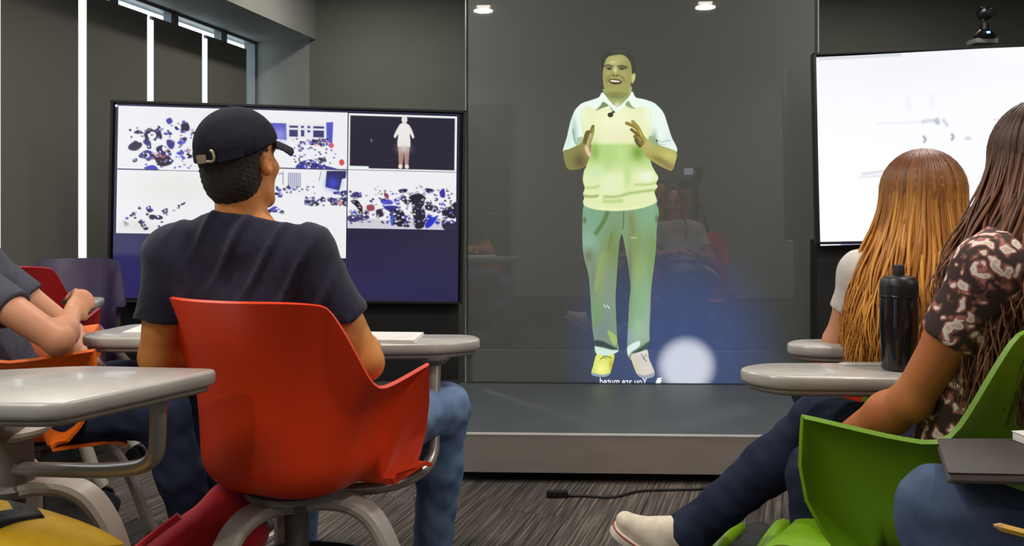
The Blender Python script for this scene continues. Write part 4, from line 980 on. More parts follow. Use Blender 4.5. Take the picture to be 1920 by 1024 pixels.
# ================================================================== PEOPLE
M_SKIN = mat('tan_skin', rgb(214, 142, 76), 0.5, rgb(204, 130, 68), 9, sss=0.08, spec=0.35, bump=0.05, bscale=300)
M_SKIN2 = mat('brown_skin', rgb(186, 112, 64), 0.5, rgb(172, 100, 56), 9, sss=0.08, spec=0.35, bump=0.05, bscale=300)
M_SKIN3 = mat('fair_skin', rgb(206, 146, 112), 0.5, rgb(198, 136, 102), 9, sss=0.08, spec=0.35)
M_EYE = mat('eye_white', rgb(226, 222, 214), 0.2); M_IRIS = mat('dark_iris', rgb(40, 26, 18), 0.15)
M_NAVY = mat('navy_knit_shirt', rgb(44, 42, 62), 0.9, rgb(36, 34, 52), 60, bump=0.25, bscale=420, spec=0.15, sheen=0.2)
M_GREYTEE = mat('slate_grey_shirt', rgb(84, 84, 96), 0.9, rgb(74, 74, 86), 60, bump=0.2, bscale=420, spec=0.15)
M_WHITETEE = mat('off_white_shirt', rgb(214, 206, 198), 0.85, rgb(202, 194, 188), 40, bump=0.15, bscale=300, spec=0.2)
def denim(nm, c1, c2): return mat(nm, c1, 0.85, c2, 16, detail=6, bump=0.35, bscale=650, spec=0.15)
M_DENIM = denim('light_blue_denim', rgb(122, 146, 182), rgb(84, 108, 146)); M_DENIMD = denim('dark_navy_denim', rgb(44, 52, 74), rgb(32, 38, 56))
M_DENIMM = denim('mid_blue_denim', rgb(88, 104, 132), rgb(66, 80, 108)); M_SOLE = mat('white_rubber', rgb(226, 220, 206), 0.6)
M_CANVAS = mat('off_white_canvas', rgb(226, 214, 194), 0.8, rgb(214, 202, 182), 60, bump=0.2, bscale=500); M_REDLINE = mat('red_rubber_line', rgb(176, 60, 44), 0.6)
M_DARKSHOE = mat('dark_shoe_fabric', rgb(40, 40, 46), 0.8)
M_SHORTHAIR = mat('short_dark_hair', rgb(44, 32, 22), 0.7, rgb(24, 17, 12), 260, detail=4, bump=0.6, bscale=500)

def floral_mat():
    m = mat('floral_blouse_print', rgb(70, 44, 36), 0.8, rgb(70, 44, 36), 5, bump=0.1, bscale=300); nt = m.node_tree; N = nt.nodes; L = nt.links
    b = N['Principled BSDF']; tc = N.new('ShaderNodeTexCoord')
    v = N.new('ShaderNodeTexVoronoi'); v.inputs['Scale'].default_value = 30; ds = N.new('ShaderNodeTexNoise'); ds.inputs['Scale'].default_value = 22; L.new(tc.outputs['Object'], ds.inputs['Vector']); vm = N.new('ShaderNodeVectorMath'); vm.operation = 'MULTIPLY_ADD'; vm.inputs[1].default_value = (0.10, 0.10, 0.10); L.new(ds.outputs['Color'], vm.inputs[0]); L.new(tc.outputs['Object'], vm.inputs[2]); L.new(vm.outputs[0], v.inputs['Vector'])
    nz = N.new('ShaderNodeTexNoise'); nz.inputs['Scale'].default_value = 26; L.new(tc.outputs['Object'], nz.inputs['Vector'])
    cr = N.new('ShaderNodeValToRGB'); E = cr.color_ramp; E.interpolation = 'CONSTANT'
    E.elements[0].color = rgb(216, 190, 170); E.elements[0].position = 0; E.elements[1].color = rgb(58, 38, 36); E.elements[1].position = 0.56
    e = E.elements.new(0.36); e.color = rgb(178, 108, 100); e = E.elements.new(0.46); e.color = rgb(112, 74, 62); e = E.elements.new(0.2); e.color = rgb(232, 220, 208)
    ad = N.new('ShaderNodeMath'); ad.operation = 'MULTIPLY_ADD'; ad.inputs[1].default_value = 0.55; L.new(nz.outputs[0], ad.inputs[0]); L.new(v.outputs['Distance'], ad.inputs[2])
    sb = N.new('ShaderNodeMath'); sb.operation = 'SUBTRACT'; sb.inputs[1].default_value = 0.22; L.new(ad.outputs[0], sb.inputs[0])
    L.new(sb.outputs[0], cr.inputs[0]); L.new(cr.outputs[0], b.inputs['Base Color']); return m
M_FLORAL = floral_mat()

def hand_sdf(F, wr, d, n, side, curl=0.5, spread=0.0, thumb=0.5):
    """wr wrist, d wrist-to-knuckles, n back of the hand, side: +1 thumb towards d x n"""
    d = nrm(d); n = nrm(np.asarray(n) - d * np.dot(n, d)); s = np.cross(d, n) * side; wr = np.asarray(wr, float)
    F.cone(wr - d * 0.02, wr + d * 0.03, 0.024, 0.030, 0.012, (n, 0.62)); F.cone(wr + d * 0.03, wr + d * 0.078, 0.033, 0.038, 0.012, (n, 0.42))
    for i in range(4):
        p = wr + d * (0.084 - 0.004 * abs(i - 1)) + s * (0.027 - 0.0185 * i); L = (0.95, 1.05, 0.98, 0.78)[i]; a = 0.0; r = (0.0095, 0.0088, 0.008, 0.007)
        for j, (ln, ca) in enumerate(((0.043, 0.6), (0.027, 1.1), (0.021, 0.8))):
            a += curl * ca; v = nrm(d * math.cos(a) - n * math.sin(a) + s * spread * (1.5 - i) * 0.12); q = p + v * ln * L
            F.cone(p, q, r[j], r[j + 1], 0.006); p = q
    p = wr + d * 0.022 + s * 0.026; q = p + nrm(d * 0.75 + s * (0.75 - 0.5 * thumb) - n * (0.25 + 0.5 * thumb)) * 0.042; F.cone(p, q, 0.0135, 0.0105, 0.01)
    F.cone(q, q + nrm(d * 0.95 + s * (0.2 - 0.4 * thumb) - n * (0.2 + 0.4 * thumb)) * 0.032, 0.0105, 0.008, 0.006)
def head_sdf(F, hc, fw, up):
    r, f, u = frame(fw, up); R = np.stack([r, f, u], 1); P = lambda a, b, c: hc + r * a + f * b + u * c
    F.ell(P(0, -0.012, 0.030), (0.074, 0.094, 0.086), R, 0.02); F.ell(P(0, 0.026, -0.030), (0.058, 0.066, 0.086), R, 0.03)
    F.cone(P(-0.036, 0.02, -0.082), P(-0.012, 0.068, -0.100), 0.022, 0.018, 0.02); F.cone(P(0.036, 0.02, -0.082), P(0.012, 0.068, -0.100), 0.022, 0.018, 0.02)
    F.ell(P(0, 0.070, -0.104), (0.022, 0.018, 0.016), R, 0.012)
    for s in (-1, 1):
        F.ell(P(s * 0.042, 0.056, -0.022), (0.020, 0.022, 0.018), R, 0.02); F.ell(P(s * 0.031, 0.090, 0.010), (0.015, 0.012, 0.010), R, 0.008, 'cut')
        F.cone(P(s * 0.012, 0.088, 0.026), P(s * 0.046, 0.072, 0.024), 0.009, 0.007, 0.012)
        RE = np.stack([r, nrm(f * 0.95 - u * 0.25), nrm(u + f * 0.25)], 1)
        F.ell(P(s * 0.078, -0.008, -0.008), (0.010, 0.019, 0.031), np.stack([nrm(r + f * -0.35 * s), nrm(f + r * 0.35 * s), u], 1), 0.008); F.ell(P(s * 0.088, -0.002, -0.004), (0.006, 0.010, 0.018), R, 0.005, 'cut')
    F.cone(P(0, 0.092, 0.012), P(0, 0.110, -0.026), 0.008, 0.0125, 0.010); F.ell(P(-0.011, 0.096, -0.032), (0.008, 0.010, 0.007), R, 0.006); F.ell(P(0.011, 0.096, -0.032), (0.008, 0.010, 0.007), R, 0.006)
    F.cone(P(-0.018, 0.078, -0.062), P(0.018, 0.078, -0.062), 0.010, 0.010, 0.012); F.cone(P(-0.022, 0.0865, -0.0625), P(0.022, 0.0865, -0.0625), 0.002, 0.002, 0.003, None, 'cut')
def eyes(parent, hc, fw, up, skin):
    r, f, u = frame(fw, up); mb = MB(); ir = MB(); lids = MB(); br = MB(); R = np.stack([r, u, f], 1)
    for s in (-1, 1):
        c = hc + r * s * 0.031 + f * 0.0735 + u * 0.010
        mb.lathe([(0.0115 * math.sin(a), 0.0115 * -math.cos(a)) for a in np.linspace(0.15, 2.99, 10)], c=c, n=16, R=R); ir.lathe([(0.0066, 0.0094), (0.005, 0.0108), (0.001, 0.0118)], c=c, n=14, R=R)
        lids.lathe([(0.0128 * math.sin(a), 0.0128 * -math.cos(a)) for a in np.linspace(1.15, 3.0, 8)], c=c + u * 0.0058 - f * 0.0012, n=16, R=R)
        br.tube(smooth_path([hc + r * s * 0.014 + f * 0.0975 + u * 0.0285, hc + r * s * 0.030 + f * 0.0925 + u * 0.034, hc + r * s * 0.047 + f * 0.078 + u * 0.029], 5), 0.0038, 7)
    e = mb.build('eyes', M_EYE, parent, True, sharp=None); ir.build('irises', M_IRIS, e, True, sharp=None); lids.build('eyelids', skin, e, True, sharp=None); br.build('eyebrows', M_SHORTHAIR, parent, True, sharp=None)
def shoe(parent, ank, toe, down, mat_, sole=True, laces=False, L=0.19):
    toe = nrm(toe); down = nrm(np.asarray(down) - toe * np.dot(down, toe)); s = np.cross(toe, down); a = np.asarray(ank, float); heel = a - toe * 0.055 + down * 0.055
    lo = np.minimum(a, a + toe * (L + 0.05)) - 0.17; hi = np.maximum(a, a + toe * (L + 0.05)) + 0.17
    F = Field(lo, hi, 0.004)
    F.cone(a - toe * 0.012 - down * 0.07, a - toe * 0.015 + down * 0.03, 0.050, 0.046, 0.02); F.cone(heel + toe * 0.012, heel + toe * 0.11, 0.036, 0.040, 0.02); F.cone(a + toe * 0.005 - down * 0.015, a + toe * 0.11 + down * 0.050, 0.044, 0.034, 0.03)
    F.cone(heel + toe * 0.11, heel + toe * (L + 0.015), 0.042, 0.034, 0.02, (down, 0.8)); F.cut_plane(a + down * 0.082, down, 0.004); F.cut_plane(a - down * (0.06 if laces else 0.03), -down, 0.003)
    o = F.build('shoe', mat_, parent, 1)
    if sole:
        P = []
        for t, w in ((-0.045, 0.018), (-0.03, 0.034), (0.03, 0.038), (0.10, 0.045), (L * 0.8, 0.045), (L * 0.95, 0.034), (L + 0.0, 0.012)): P.append((t + 0.0, w))
        out = [(t - 0.012, w) for t, w in P] + [(t - 0.012, -w) for t, w in reversed(P)]
        R = np.stack([toe, s, down], 1); mb = MB().slab(np.array(smooth_path([np.array(p) for p in out + [out[0]]], 4)[:-1]), 0.076, 0.102, 0.004)
        v = np.array(mb.v) @ R.T + a; mb.v = [tuple(q) for q in v]; so = mb.build('sole', M_SOLE, o, True, sharp=None)
        mb = MB().slab(np.array(smooth_path([np.array(p) * V(1.01, 1.03) for p in out + [out[0]]], 4)[:-1]), 0.0785, 0.0825, 0.001); v = np.array(mb.v) @ R.T + a; mb.v = [tuple(q) for q in v]; mb.build('stripe', M_REDLINE if laces else M_SOLE, so, True, sharp=None)
    if laces:
        mb = MB()
        for i in range(5):
            c = a + toe * (0.035 + 0.017 * i) + down * (-0.022 + 0.0135 * i); mb.tube([c - s * 0.026 + down * 0.010, c - s * 0.012 - down * 0.001, c + s * 0.012 - down * 0.001, c + s * 0.026 + down * 0.010], 0.0035, 8)
        for q in (-1, 1): mb.tube(smooth_path([a + toe * 0.03 - down * 0.022, a + toe * 0.035 + s * q * 0.02 - down * 0.045, a + toe * 0.02 + s * q * 0.035 - down * 0.035, a + toe * 0.028 - down * 0.024], 5), 0.0033, 8)
        mb.build('laces', M_CANVAS, o, True, sharp=None)
    return o
def person(label, J, skin, shirt, jeans, shirt_cut=0.62, res=0.0055, hands=(None, None), ripple=None, shoes=None, girth=1.0, group=None, shirt_len=0.0, sleeve=1.0, hem=0.0, jean_ripple=None, arm=1.0):
    t = thing('person', label, 'person', (J['pel'][0], J['pel'][1], 0), 0, group)
    A = {k: np.asarray(v, float) for k, v in J.items()}
    ax = nrm(A['nb'] - A['pel']); rt = nrm(A['shR'] - A['shL']); tf = nrm(np.cross(ax, rt)); tf = tf if np.dot(tf, A['fw']) >= -0.3 else -tf
    tf = nrm(np.cross(V(0, 0, 1), rt)); 
    g = girth; pts = np.stack([A[k] for k in A if k not in ('fw', 'up', 'toeL', 'toeR', 'dnL', 'dnR')])
    lo, hi = pts.min(0) - 0.16, pts.max(0) + 0.16; lo[2] = max(lo[2], 0.0)
    B = Field(lo, hi, res)
    B.cone(A['pel'], A['che'], 0.115 * g, 0.120 * g, 0.05, (tf, 0.70)); B.cone(A['che'], A['nb'] - ax * 0.07, 0.125 * g, 0.10 * g, 0.05, (tf, 0.66))
    for s in 'LR':
        sh, el, wr, hp, kn, an = (A[k + s] for k in ('sh', 'el', 'wr', 'hip', 'kn', 'an'))
        B.cone(A['nb'] - ax * 0.045, sh, 0.046, 0.046, 0.03)
        m1 = sh + (el - sh) * 0.45; B.chain([sh, m1, el], [0.048 * arm, 0.046 * arm, 0.037 * arm], 0.02)
        m2 = el + (wr - el) * 0.28; B.chain([el, m2, wr], [0.037 * arm, 0.042 * arm, 0.0255 * arm], 0.02)
        B.ell(el + nrm(el - (sh + wr) / 2) * 0.012, (0.026, 0.026, 0.026), None, 0.02)
        h = hands[0 if s == 'L' else 1] or {}
        d = h.get('d', wr - el); n = h.get('n', V(0, 0, 1)); hand_sdf(B, wr, d, n, h.get('side', -1 if s == 'L' else 1), h.get('curl', 0.45), h.get('spread', 0.3), h.get('thumb', 0.5))
        B.chain([hp, hp + (kn - hp) * 0.5, kn], [0.080 * g, 0.070, 0.052], 0.03); B.chain([kn, kn + (an - kn) * 0.3, an], [0.050, 0.050, 0.034], 0.03); B.cone(an, an + nrm(A['toe' + s]) * 0.10 + nrm(A['dn' + s]) * 0.065, 0.029, 0.018, 0.015)
    r, f, u = frame(A['fw'], A['up']); hc = A['hc']
    B.cone(A['nb'] - ax * 0.03, hc - u * 0.055 - f * 0.022, 0.060 * g, 0.054, 0.035); head_sdf(B, hc, A['fw'], A['up'])
    body = B.build('body', skin, t, 1); eyes(t, hc, A['fw'], A['up'], skin)
    # shirt
    S = Field(lo, hi, 0.0065)
    S.cone(A['pel'] - ax * (0.0 + hem), A['che'], 0.142 * g, 0.140 * g, 0.06, (tf, 0.74)); S.cone(A['che'], A['nb'] - ax * 0.075, 0.146 * g, 0.112 * g, 0.06, (tf, 0.72)); S.cone(A['nb'] - ax * 0.06, A['nb'] - ax * 0.01, 0.085, 0.068, 0.03)
    ends = []
    for s in 'LR':
        sh, el = A['sh' + s], A['el' + s]; S.cone(A['nb'] - ax * 0.030, sh + (A['nb'] - sh) * 0.12, 0.064, 0.066, 0.05); S.cone(A['che'] + (sh - A['che']) * 0.6, sh, 0.085 * g, 0.062, 0.05, (tf, 0.85))
        e = sh + (el - sh) * min(shirt_cut + 0.2, 1.0); ends.append((sh, e, sh + (el - sh) * shirt_cut, nrm(el - sh), sleeve))
    for sh, e, pc, n, sl_ in ends:
        def sleeve_fn(x, y, z, sh=sh, e=e, pc=pc, n=n, sl_=sl_):
            ab = e - sh; px, py, pz = x - sh[0], y - sh[1], z - sh[2]; t = np.clip((px * ab[0] + py * ab[1] + pz * ab[2]) / (ab @ ab), 0, 1)
            d = np.sqrt((px - t * ab[0]) ** 2 + (py - t * ab[1]) ** 2 + (pz - t * ab[2]) ** 2) - (0.064 - 0.004 * t) * sl_
            return np.maximum(d, (x - pc[0]) * n[0] + (y - pc[1]) * n[1] + (z - pc[2]) * n[2])
        S.blend(sleeve_fn, np.minimum(sh, e) - 0.12, np.maximum(sh, e) + 0.12, 0.025)
    if ripple is not None: S.ripple(ripple)
    nd = nrm((hc - u * 0.05) - A['nb']); p = A['nb'] + nd * 0.012 ; S.cut_plane(p, nrm(nd + tf * 0.25), 0.006, p - 0.16, p + 0.16)
    S.build('shirt', shirt, t, 1)
    # trousers
    T_ = Field(lo, hi, 0.0065)
    T_.cone(A['hipL'], A['hipR'], 0.112 * g, 0.112 * g, 0.05); T_.cone(A['pel'], A['pel'] + ax * 0.06, 0.120 * g, 0.122 * g, 0.05, (tf, 0.8))
    for s in 'LR':
        hp, kn, an = (A[k + s] for k in ('hip', 'kn', 'an'))
        T_.chain([hp, hp + (kn - hp) * 0.5, kn], [0.094 * g, 0.086, 0.070], 0.04); T_.chain([kn, kn + (an - kn) * 0.4, an, an + nrm(an - kn) * 0.05], [0.070, 0.064, 0.055, 0.056], 0.03)
    def jr(x, y, z): return 0.0022 * np.sin(90 * z + 40 * x + 3 * np.sin(30 * y)) * np.sin(35 * x + 50 * y)
    T_.ripple(jean_ripple or jr)
    for s in 'LR': T_.cut_plane(A['an' + s] + nrm(A['an' + s] - A['kn' + s]) * 0.03, nrm(A['an' + s] - A['kn' + s]), 0.005, A['an' + s] - 0.12, A['an' + s] + 0.12)
    T_.build('jeans', jeans, t, 1)
    sm = shoes or (M_DARKSHOE, M_DARKSHOE)
    for s, m in (('L', sm[0]), ('R', sm[1])): shoe(t, A['an' + s] + nrm(A['dn' + s]) * 0.02, A['toe' + s], A['dn' + s], m, True, m is M_CANVAS)
    return t
def short_hair(t, hc, fw, up, mat_=None):
    r, f, u = frame(fw, up); R = np.stack([r, f, u], 1); P = lambda a, b, c: hc + r * a + f * b + u * c
    F = Field(hc - 0.15, hc + 0.15, 0.004); F.ell(P(0, -0.014, 0.032), (0.081, 0.101, 0.093), R, 0.02); F.ell(P(0, -0.045, -0.035), (0.068, 0.062, 0.066), R, 0.03)
    F.cut_plane(P(0, 0.072, 0.05), nrm(f + u * 0.15), 0.01); 
    F.blend(lambda x, y, z: -np.minimum(-(((x - hc[0]) * f[0] + (y - hc[1]) * f[1] + (z - hc[2]) * f[2]) - 0.012) * -1, -(((x - hc[0]) * u[0] + (y - hc[1]) * u[1] + (z - hc[2]) * u[2]) - 0.035)) , hc - 0.15, hc + 0.15, 0.012, 'cut')
    for s in (-1, 1): F.ell(P(s * 0.082, -0.006, -0.022), (0.022, 0.026, 0.040), R, 0.008, 'cut')
    F.ripple(lambda x, y, z: 0.0016 * np.sin(300 * x + 80 * z) * np.sin(260 * y + 120 * z) + 0.001 * np.sin(500 * z + 200 * x))
    return F.build('hair', mat_ or M_SHORTHAIR, t, 0)
def hair_mat(name, rough=0.42):
    m = mat(name, (0.1, 0.1, 0.1, 1), rough, spec=0.45); nt = m.node_tree; a = nt.nodes.new('ShaderNodeAttribute'); a.attribute_name = 'Col'
    nt.links.new(a.outputs['Color'], nt.nodes['Principled BSDF'].inputs['Base Color']); return m
def long_hair(t, hc, fw, up, end_z, n, root, tip, alt, name, seed, fall=(0, 0), gap=52, wave=0.008, spread=0.10, length_var=0.09, size=1.0):
    """one mesh of tapered locks that run over the skull and hang down"""
    rg = np.random.RandomState(seed); r, f, u = frame(fw, up); cen = hc + u * 0.022 - f * 0.008; NSG, NR = 22, 5; V_, F_, C_ = [], [], []
    root, tip, alt = (np.array(c[:3]) for c in (root, tip, alt))
    for i in range(n):
        phi = math.radians(rg.uniform(gap, 360 - gap)); lay_ = rg.rand() ** 0.6; k = size * (1.0 + 0.19 * lay_); th1 = math.radians(rg.uniform(86, 104)); th0 = math.radians(rg.uniform(0, 18))
        side = math.sin(phi); backk = max(0, -math.cos(phi)); pts = []
        ph0 = math.pi if rg.rand() < 0.5 else phi
        for q in np.linspace(0, 1, 9):
            th = th0 + (th1 - th0) * q; pp_ = phi; st = math.sin(th)
            pts.append(cen + k * (st * (math.sin(pp_) * r * 0.084 + math.cos(pp_) * f * 0.104) + math.cos(th) * u * 0.098))
        p = pts[-1].copy(); out = nrm(math.sin(phi) * r * 0.9 + math.cos(phi) * f); ez = end_z + rg.uniform(-length_var, length_var * 0.6); L = max(p[2] - ez, 0.12); w0 = rg.rand() * 6.3; w1 = rg.rand() * 6.3
        for q in np.linspace(0, 1, NSG - 9 + 1)[1:]:
            sp = spread * (3 * q * q - 2 * q ** 3) * (0.55 + 0.7 * lay_)  * (1.0 - 0.25 * q)
            wv = wave * q * (math.sin(9 * q + w0)); pts.append(p + V(0, 0, -L * q) + out * (sp + wv) + V(fall[0], fall[1], 0) * q + np.cross(out, V(0, 0, 1)) * wave * 1.2 * q * math.sin(7 * q + w1))
        wd = rg.uniform(0.003, 0.0068) * size; mixc = rg.rand(); base = len(V_)
        for j, p in enumerate(pts):
            tg = nrm(pts[min(j + 1, len(pts) - 1)] - pts[max(j - 1, 0)]); nn = nrm((p - cen) * V(1, 1, 0.3 if j < 9 else 0)); bi = nrm(np.cross(tg, nn)); nn = np.cross(bi, tg); q = j / (len(pts) - 1)
            w = wd * (0.8 + 0.2 * min(1, q * 4)) * (1 - 0.82 * max(0, (q - 0.62) / 0.38) ** 1.5)
            col = (root * (1 - min(1, max(0, (q - 0.18) / 0.42))) + (tip * mixc + alt * (1 - mixc)) * min(1, max(0, (q - 0.18) / 0.42))) * (0.8 + 0.4 * mixc)
            for a in np.linspace(0, 2 * math.pi, NR, endpoint=False): V_.append(p + bi * math.cos(a) * w + nn * math.sin(a) * w * 0.45); C_.append(col)
        m = len(pts)
        for j in range(m - 1):
            for a in range(NR): F_.append((base + j * NR + a, base + j * NR + (a + 1) % NR, base + (j + 1) * NR + (a + 1) % NR, base + (j + 1) * NR + a))
    o = obj('hair', np.array(V_), np.array(F_), hair_mat(name), t, True, True); ca = o.data.color_attributes.new('Col', 'FLOAT_COLOR', 'POINT')
    ca.data.foreach_set('color', np.concatenate([np.array(C_), np.ones((len(C_), 1))], 1).astype(np.float32).ravel()); return o
def scalp(t, hc, fw, up, c, nm):
    r, f, u = frame(fw, up); R = np.stack([r, f, u], 1); F = Field(hc - 0.16, hc + 0.16, 0.005); F.ell(hc + u * 0.022 - f * 0.010, (0.080, 0.096, 0.089), R, 0.02)
    F.cut_plane(hc + f * 0.050 + u * 0.05, nrm(f - u * 0.15), 0.012); F.cut_plane(hc - u * 0.06, -u, 0.01); return F.build('scalp_hair', mat(nm, c, 0.6), t, 0)

UPZ = V(0, 0, 1); DN = V(0, 0, -1)
# ---------------- student with the cap
def folds(x, y, z):
    a = np.sin(78 * (x * 0.75 - z * 0.66) + 2.2 * np.sin(9 * z + 5 * x)); m = np.clip(0.5 + 0.5 * np.sin(11 * x + 7 * z + 1.0), 0, 1)
    return -0.013 * np.maximum(a, 0) ** 3 * m + 0.0022 * np.sin(36 * z + 22 * x)
cw, _ = head(20); cup = nrm(UPZ - cw * 0.16 - V(0.06, 0, 0)); chc = V(-0.662, 2.085, 1.246)
cap_man = dict(pel=(-0.565, 2.13, 0.56), che=(-0.63, 2.10, 0.86), nb=(-0.668, 2.085, 1.096), hc=chc, fw=cw - V(0, 0, -0.16), up=cup, shL=(-0.836, 2.11, 1.02), shR=(-0.494, 2.06, 1.02),
               elL=(-0.892, 2.15, 0.762), elR=(-0.360, 2.09, 0.758), wrL=(-0.72, 2.36, 0.795), wrR=(-0.45, 2.345, 0.80), hipL=(-0.645, 2.16, 0.54), hipR=(-0.492, 2.11, 0.54), knL=(-0.62, 2.60, 0.54), knR=(-0.197, 2.50, 0.548),
               anL=(-0.66, 2.62, 0.10), anR=(-0.235, 2.47, 0.10), toeL=(0.1, 1, 0), toeR=(0.45, 0.9, 0), dnL=DN, dnR=DN)
pm = person('student in a dark cap and navy t-shirt seated on the orange-red chair', cap_man, M_SKIN, M_NAVY, M_DENIM, 0.60, 0.005, (dict(curl=0.3), dict(curl=0.35)), folds, girth=1.06, sleeve=1.08, arm=1.18)
short_hair(pm, chc, cap_man['fw'], cup)
def cap(t, hc, fw, up):
    r, f, u = frame(fw, up); R = np.stack([r, f, u], 1); P = lambda a, b, c: hc + r * a + f * b + u * c
    F = Field(hc - 0.17, hc + 0.17, 0.0035); F.ell(P(0, -0.008, 0.042), (0.091, 0.113, 0.096), R, 0.02)
    nn = nrm(np.cross(P(0, 0.1, 0.056) - P(0, -0.1, 0.010), r)); nn = nn if nn @ u < 0 else -nn; F.cut_plane(P(0, -0.1, 0.010), nn, 0.005)
    c0 = P(0, -0.008, 0.06)
    def seams(x, y, z):
        a = (x - c0[0]) * r[0] + (y - c0[1]) * r[1] + (z - c0[2]) * r[2]; b = (x - c0[0]) * f[0] + (y - c0[1]) * f[1] + (z - c0[2]) * f[2]; an = np.arctan2(a, b)
        return 0.0016 * np.exp(-((np.abs(((an / (math.pi / 3) + 0.5) % 1) - 0.5)) / 0.035) ** 2)
    F.ripple(seams)
    M_CAP = mat('navy_black_cap_twill', rgb(34, 32, 46), 0.85, rgb(28, 26, 38), 90, bump=0.3, bscale=600, spec=0.2); cr = F.build('cap_crown', M_CAP, t, 1)
    vs, fs, na, nr = [], [], 25, 9
    for th in (0.0, 0.004):
        for i in range(na):
            a = math.radians(-62 + 124 * i / (na - 1))
            for j in range(nr):
                q = j / (nr - 1); e = 0.080 * math.cos(a * 0.92) ** 0.7; x = math.sin(a) * (0.086 + 0.004 * q); y = -0.008 + math.cos(a) * 0.107 + e * q
                z = 0.052 - 0.02 * q - 0.026 * (math.sin(a) ** 2) - 0.008 * q * q - th; vs.append(P(x, y, z))
    N0 = na * nr; ix = lambda i, j: i * nr + j
    for i in range(na - 1):
        for j in range(nr - 1): fs += [(ix(i, j), ix(i + 1, j), ix(i + 1, j + 1), ix(i, j + 1)), (N0 + ix(i, j), N0 + ix(i, j + 1), N0 + ix(i + 1, j + 1), N0 + ix(i + 1, j))]
        fs.append((ix(i, nr - 1), ix(i + 1, nr - 1), N0 + ix(i + 1, nr - 1), N0 + ix(i, nr - 1)))
    for i in (0, na - 1):
        for j in range(nr - 1): fs.append((ix(i, j), ix(i, j + 1), N0 + ix(i, j + 1), N0 + ix(i, j)))
    obj('visor', vs, fs, M_CAP, cr, True, True, None, 40)
    MB().lathe([(0.008, 0.0), (0.007, 0.004), (0.002, 0.006)], c=P(0, -0.008, 0.136), n=14, R=R).build('button', M_CAP, cr, True)
    def rim(a, z): return P(math.sin(a) * 0.0925, -0.008 + math.cos(a) * 0.1145, 0.011 + z + 0.023 * (math.cos(a) + 1))
    st = MB(); pts = [rim(math.radians(q), 0.010) for q in np.linspace(128, 232, 20)]
    for i in range(19):
        a_, b_ = pts[i], pts[i + 1]; st.add([a_ - u * 0.010, b_ - u * 0.010, b_ + u * 0.010, a_ + u * 0.010, a_ - u * 0.010 + (a_ - hc) * -0.03, b_ - u * 0.010 + (b_ - hc) * -0.03, b_ + u * 0.010 + (b_ - hc) * -0.03, a_ + u * 0.010 + (a_ - hc) * -0.03],
                                            [(0, 1, 2, 3), (3, 2, 6, 7), (0, 4, 5, 1)])
    st.build('strap', M_CAP, cr, True)
    M_BUCK = mat('brushed_buckle', rgb(196, 178, 150), 0.4, metal=0.6)
    def oriented(a): 
        n = nrm(math.sin(a) * r + math.cos(a) * f); tt = nrm(np.cross(u, n)); return np.stack([tt, n, nrm(np.cross(n, -tt))], 1)
    a = math.radians(186); Rr = oriented(a); MB().box(rim(a, 0.012) + Rr[:, 1] * 0.004, (0.026, 0.006, 0.020), Rr, bev=0.002).build('buckle', M_BUCK, cr, True)
    a = math.radians(171); Rr = oriented(a); c = rim(a, 0.016) + Rr[:, 1] * 0.004
    lp = [c + Rr[:, 0] * x + Rr[:, 2] * z for x, z in ((-0.010, 0.010), (0.004, 0.012), (0.010, 0.006), (0.008, -0.012), (0.002, -0.014))]
    MB().tube(fillet(lp, 0.008, 5), 0.0032, 8).build('buckle_loop', M_BUCK, cr, True)
cap(pm, chc, cap_man['fw'], cup)

# ---------------- writing student at the left edge
lf, lr = head(65); lhc = V(-1.80, 2.62, 1.185)
left = dict(pel=(-1.53, 2.61, 0.56), che=(-1.65, 2.60, 0.80), nb=(-1.745, 2.60, 1.03), hc=lhc, fw=lf - V(0, 0, 0.25), up=UPZ + lf * 0.2, shL=(-1.72, 2.77, 0.95), shR=(-1.575, 2.43, 0.945), elL=(-1.48, 2.83, 0.74), elR=(-1.255, 2.36, 0.768),
            wrL=(-1.34, 2.68, 0.66), wrR=(-1.325, 2.57, 0.815), hipL=(-1.48, 2.70, 0.54), hipR=(-1.44, 2.53, 0.54), knL=(-1.06, 2.86, 0.545), knR=(-1.02, 2.50, 0.53), anL=(-1.0, 2.92, 0.10), anR=(-0.90, 2.50, 0.10), toeL=(0.9, 0.4, 0), toeR=(0.9, 0.3, 0), dnL=DN, dnR=DN)
pl_ = person('student in a grey t-shirt writing at a desk on the orange chair', left, M_SKIN3, M_GREYTEE, M_DENIMD, 0.55, 0.005, (dict(curl=0.3), dict(d=V(0.0, 0.85, 0.45), n=V(0.75, -0.1, 0.6), curl=0.95, thumb=0.8)), None)
short_hair(pl_, lhc, left['fw'], left['up'])

# ---------------- long-haired blond student
bf, br = head(-12); bhc = V(1.118, 2.335, 1.158)
blond = dict(pel=(1.21, 2.46, 0.55), che=(1.16, 2.40, 0.80), nb=(1.13, 2.365, 1.020), hc=bhc, fw=bf, up=UPZ - bf * 0.05, shL=(0.985, 2.40, 0.945), shR=(1.285, 2.36, 0.945), elL=(0.935, 2.46, 0.755), elR=(1.40, 2.46, 0.72), wrL=(1.08, 2.62, 0.79), wrR=(1.24, 2.58, 0.79),
             hipL=(1.13, 2.48, 0.53), hipR=(1.29, 2.50, 0.53), knL=(1.02, 2.88, 0.53), knR=(1.20, 2.90, 0.53), anL=(1.05, 2.86, 0.10), anR=(1.25, 2.86, 0.10), toeL=(-0.2, 1, 0), toeR=(-0.1, 1, 0), dnL=DN, dnR=DN)
pb = person('student with very long blond hair and a white top on the red chair', blond, M_SKIN3, M_WHITETEE, M_DENIMD, 0.55, 0.0055, (dict(curl=0.3), dict(curl=0.3)), None, girth=0.86, sleeve=0.85, arm=0.9)
scalp(pb, bhc, blond['fw'], blond['up'], rgb(96, 56, 28), 'blond_root_hair')
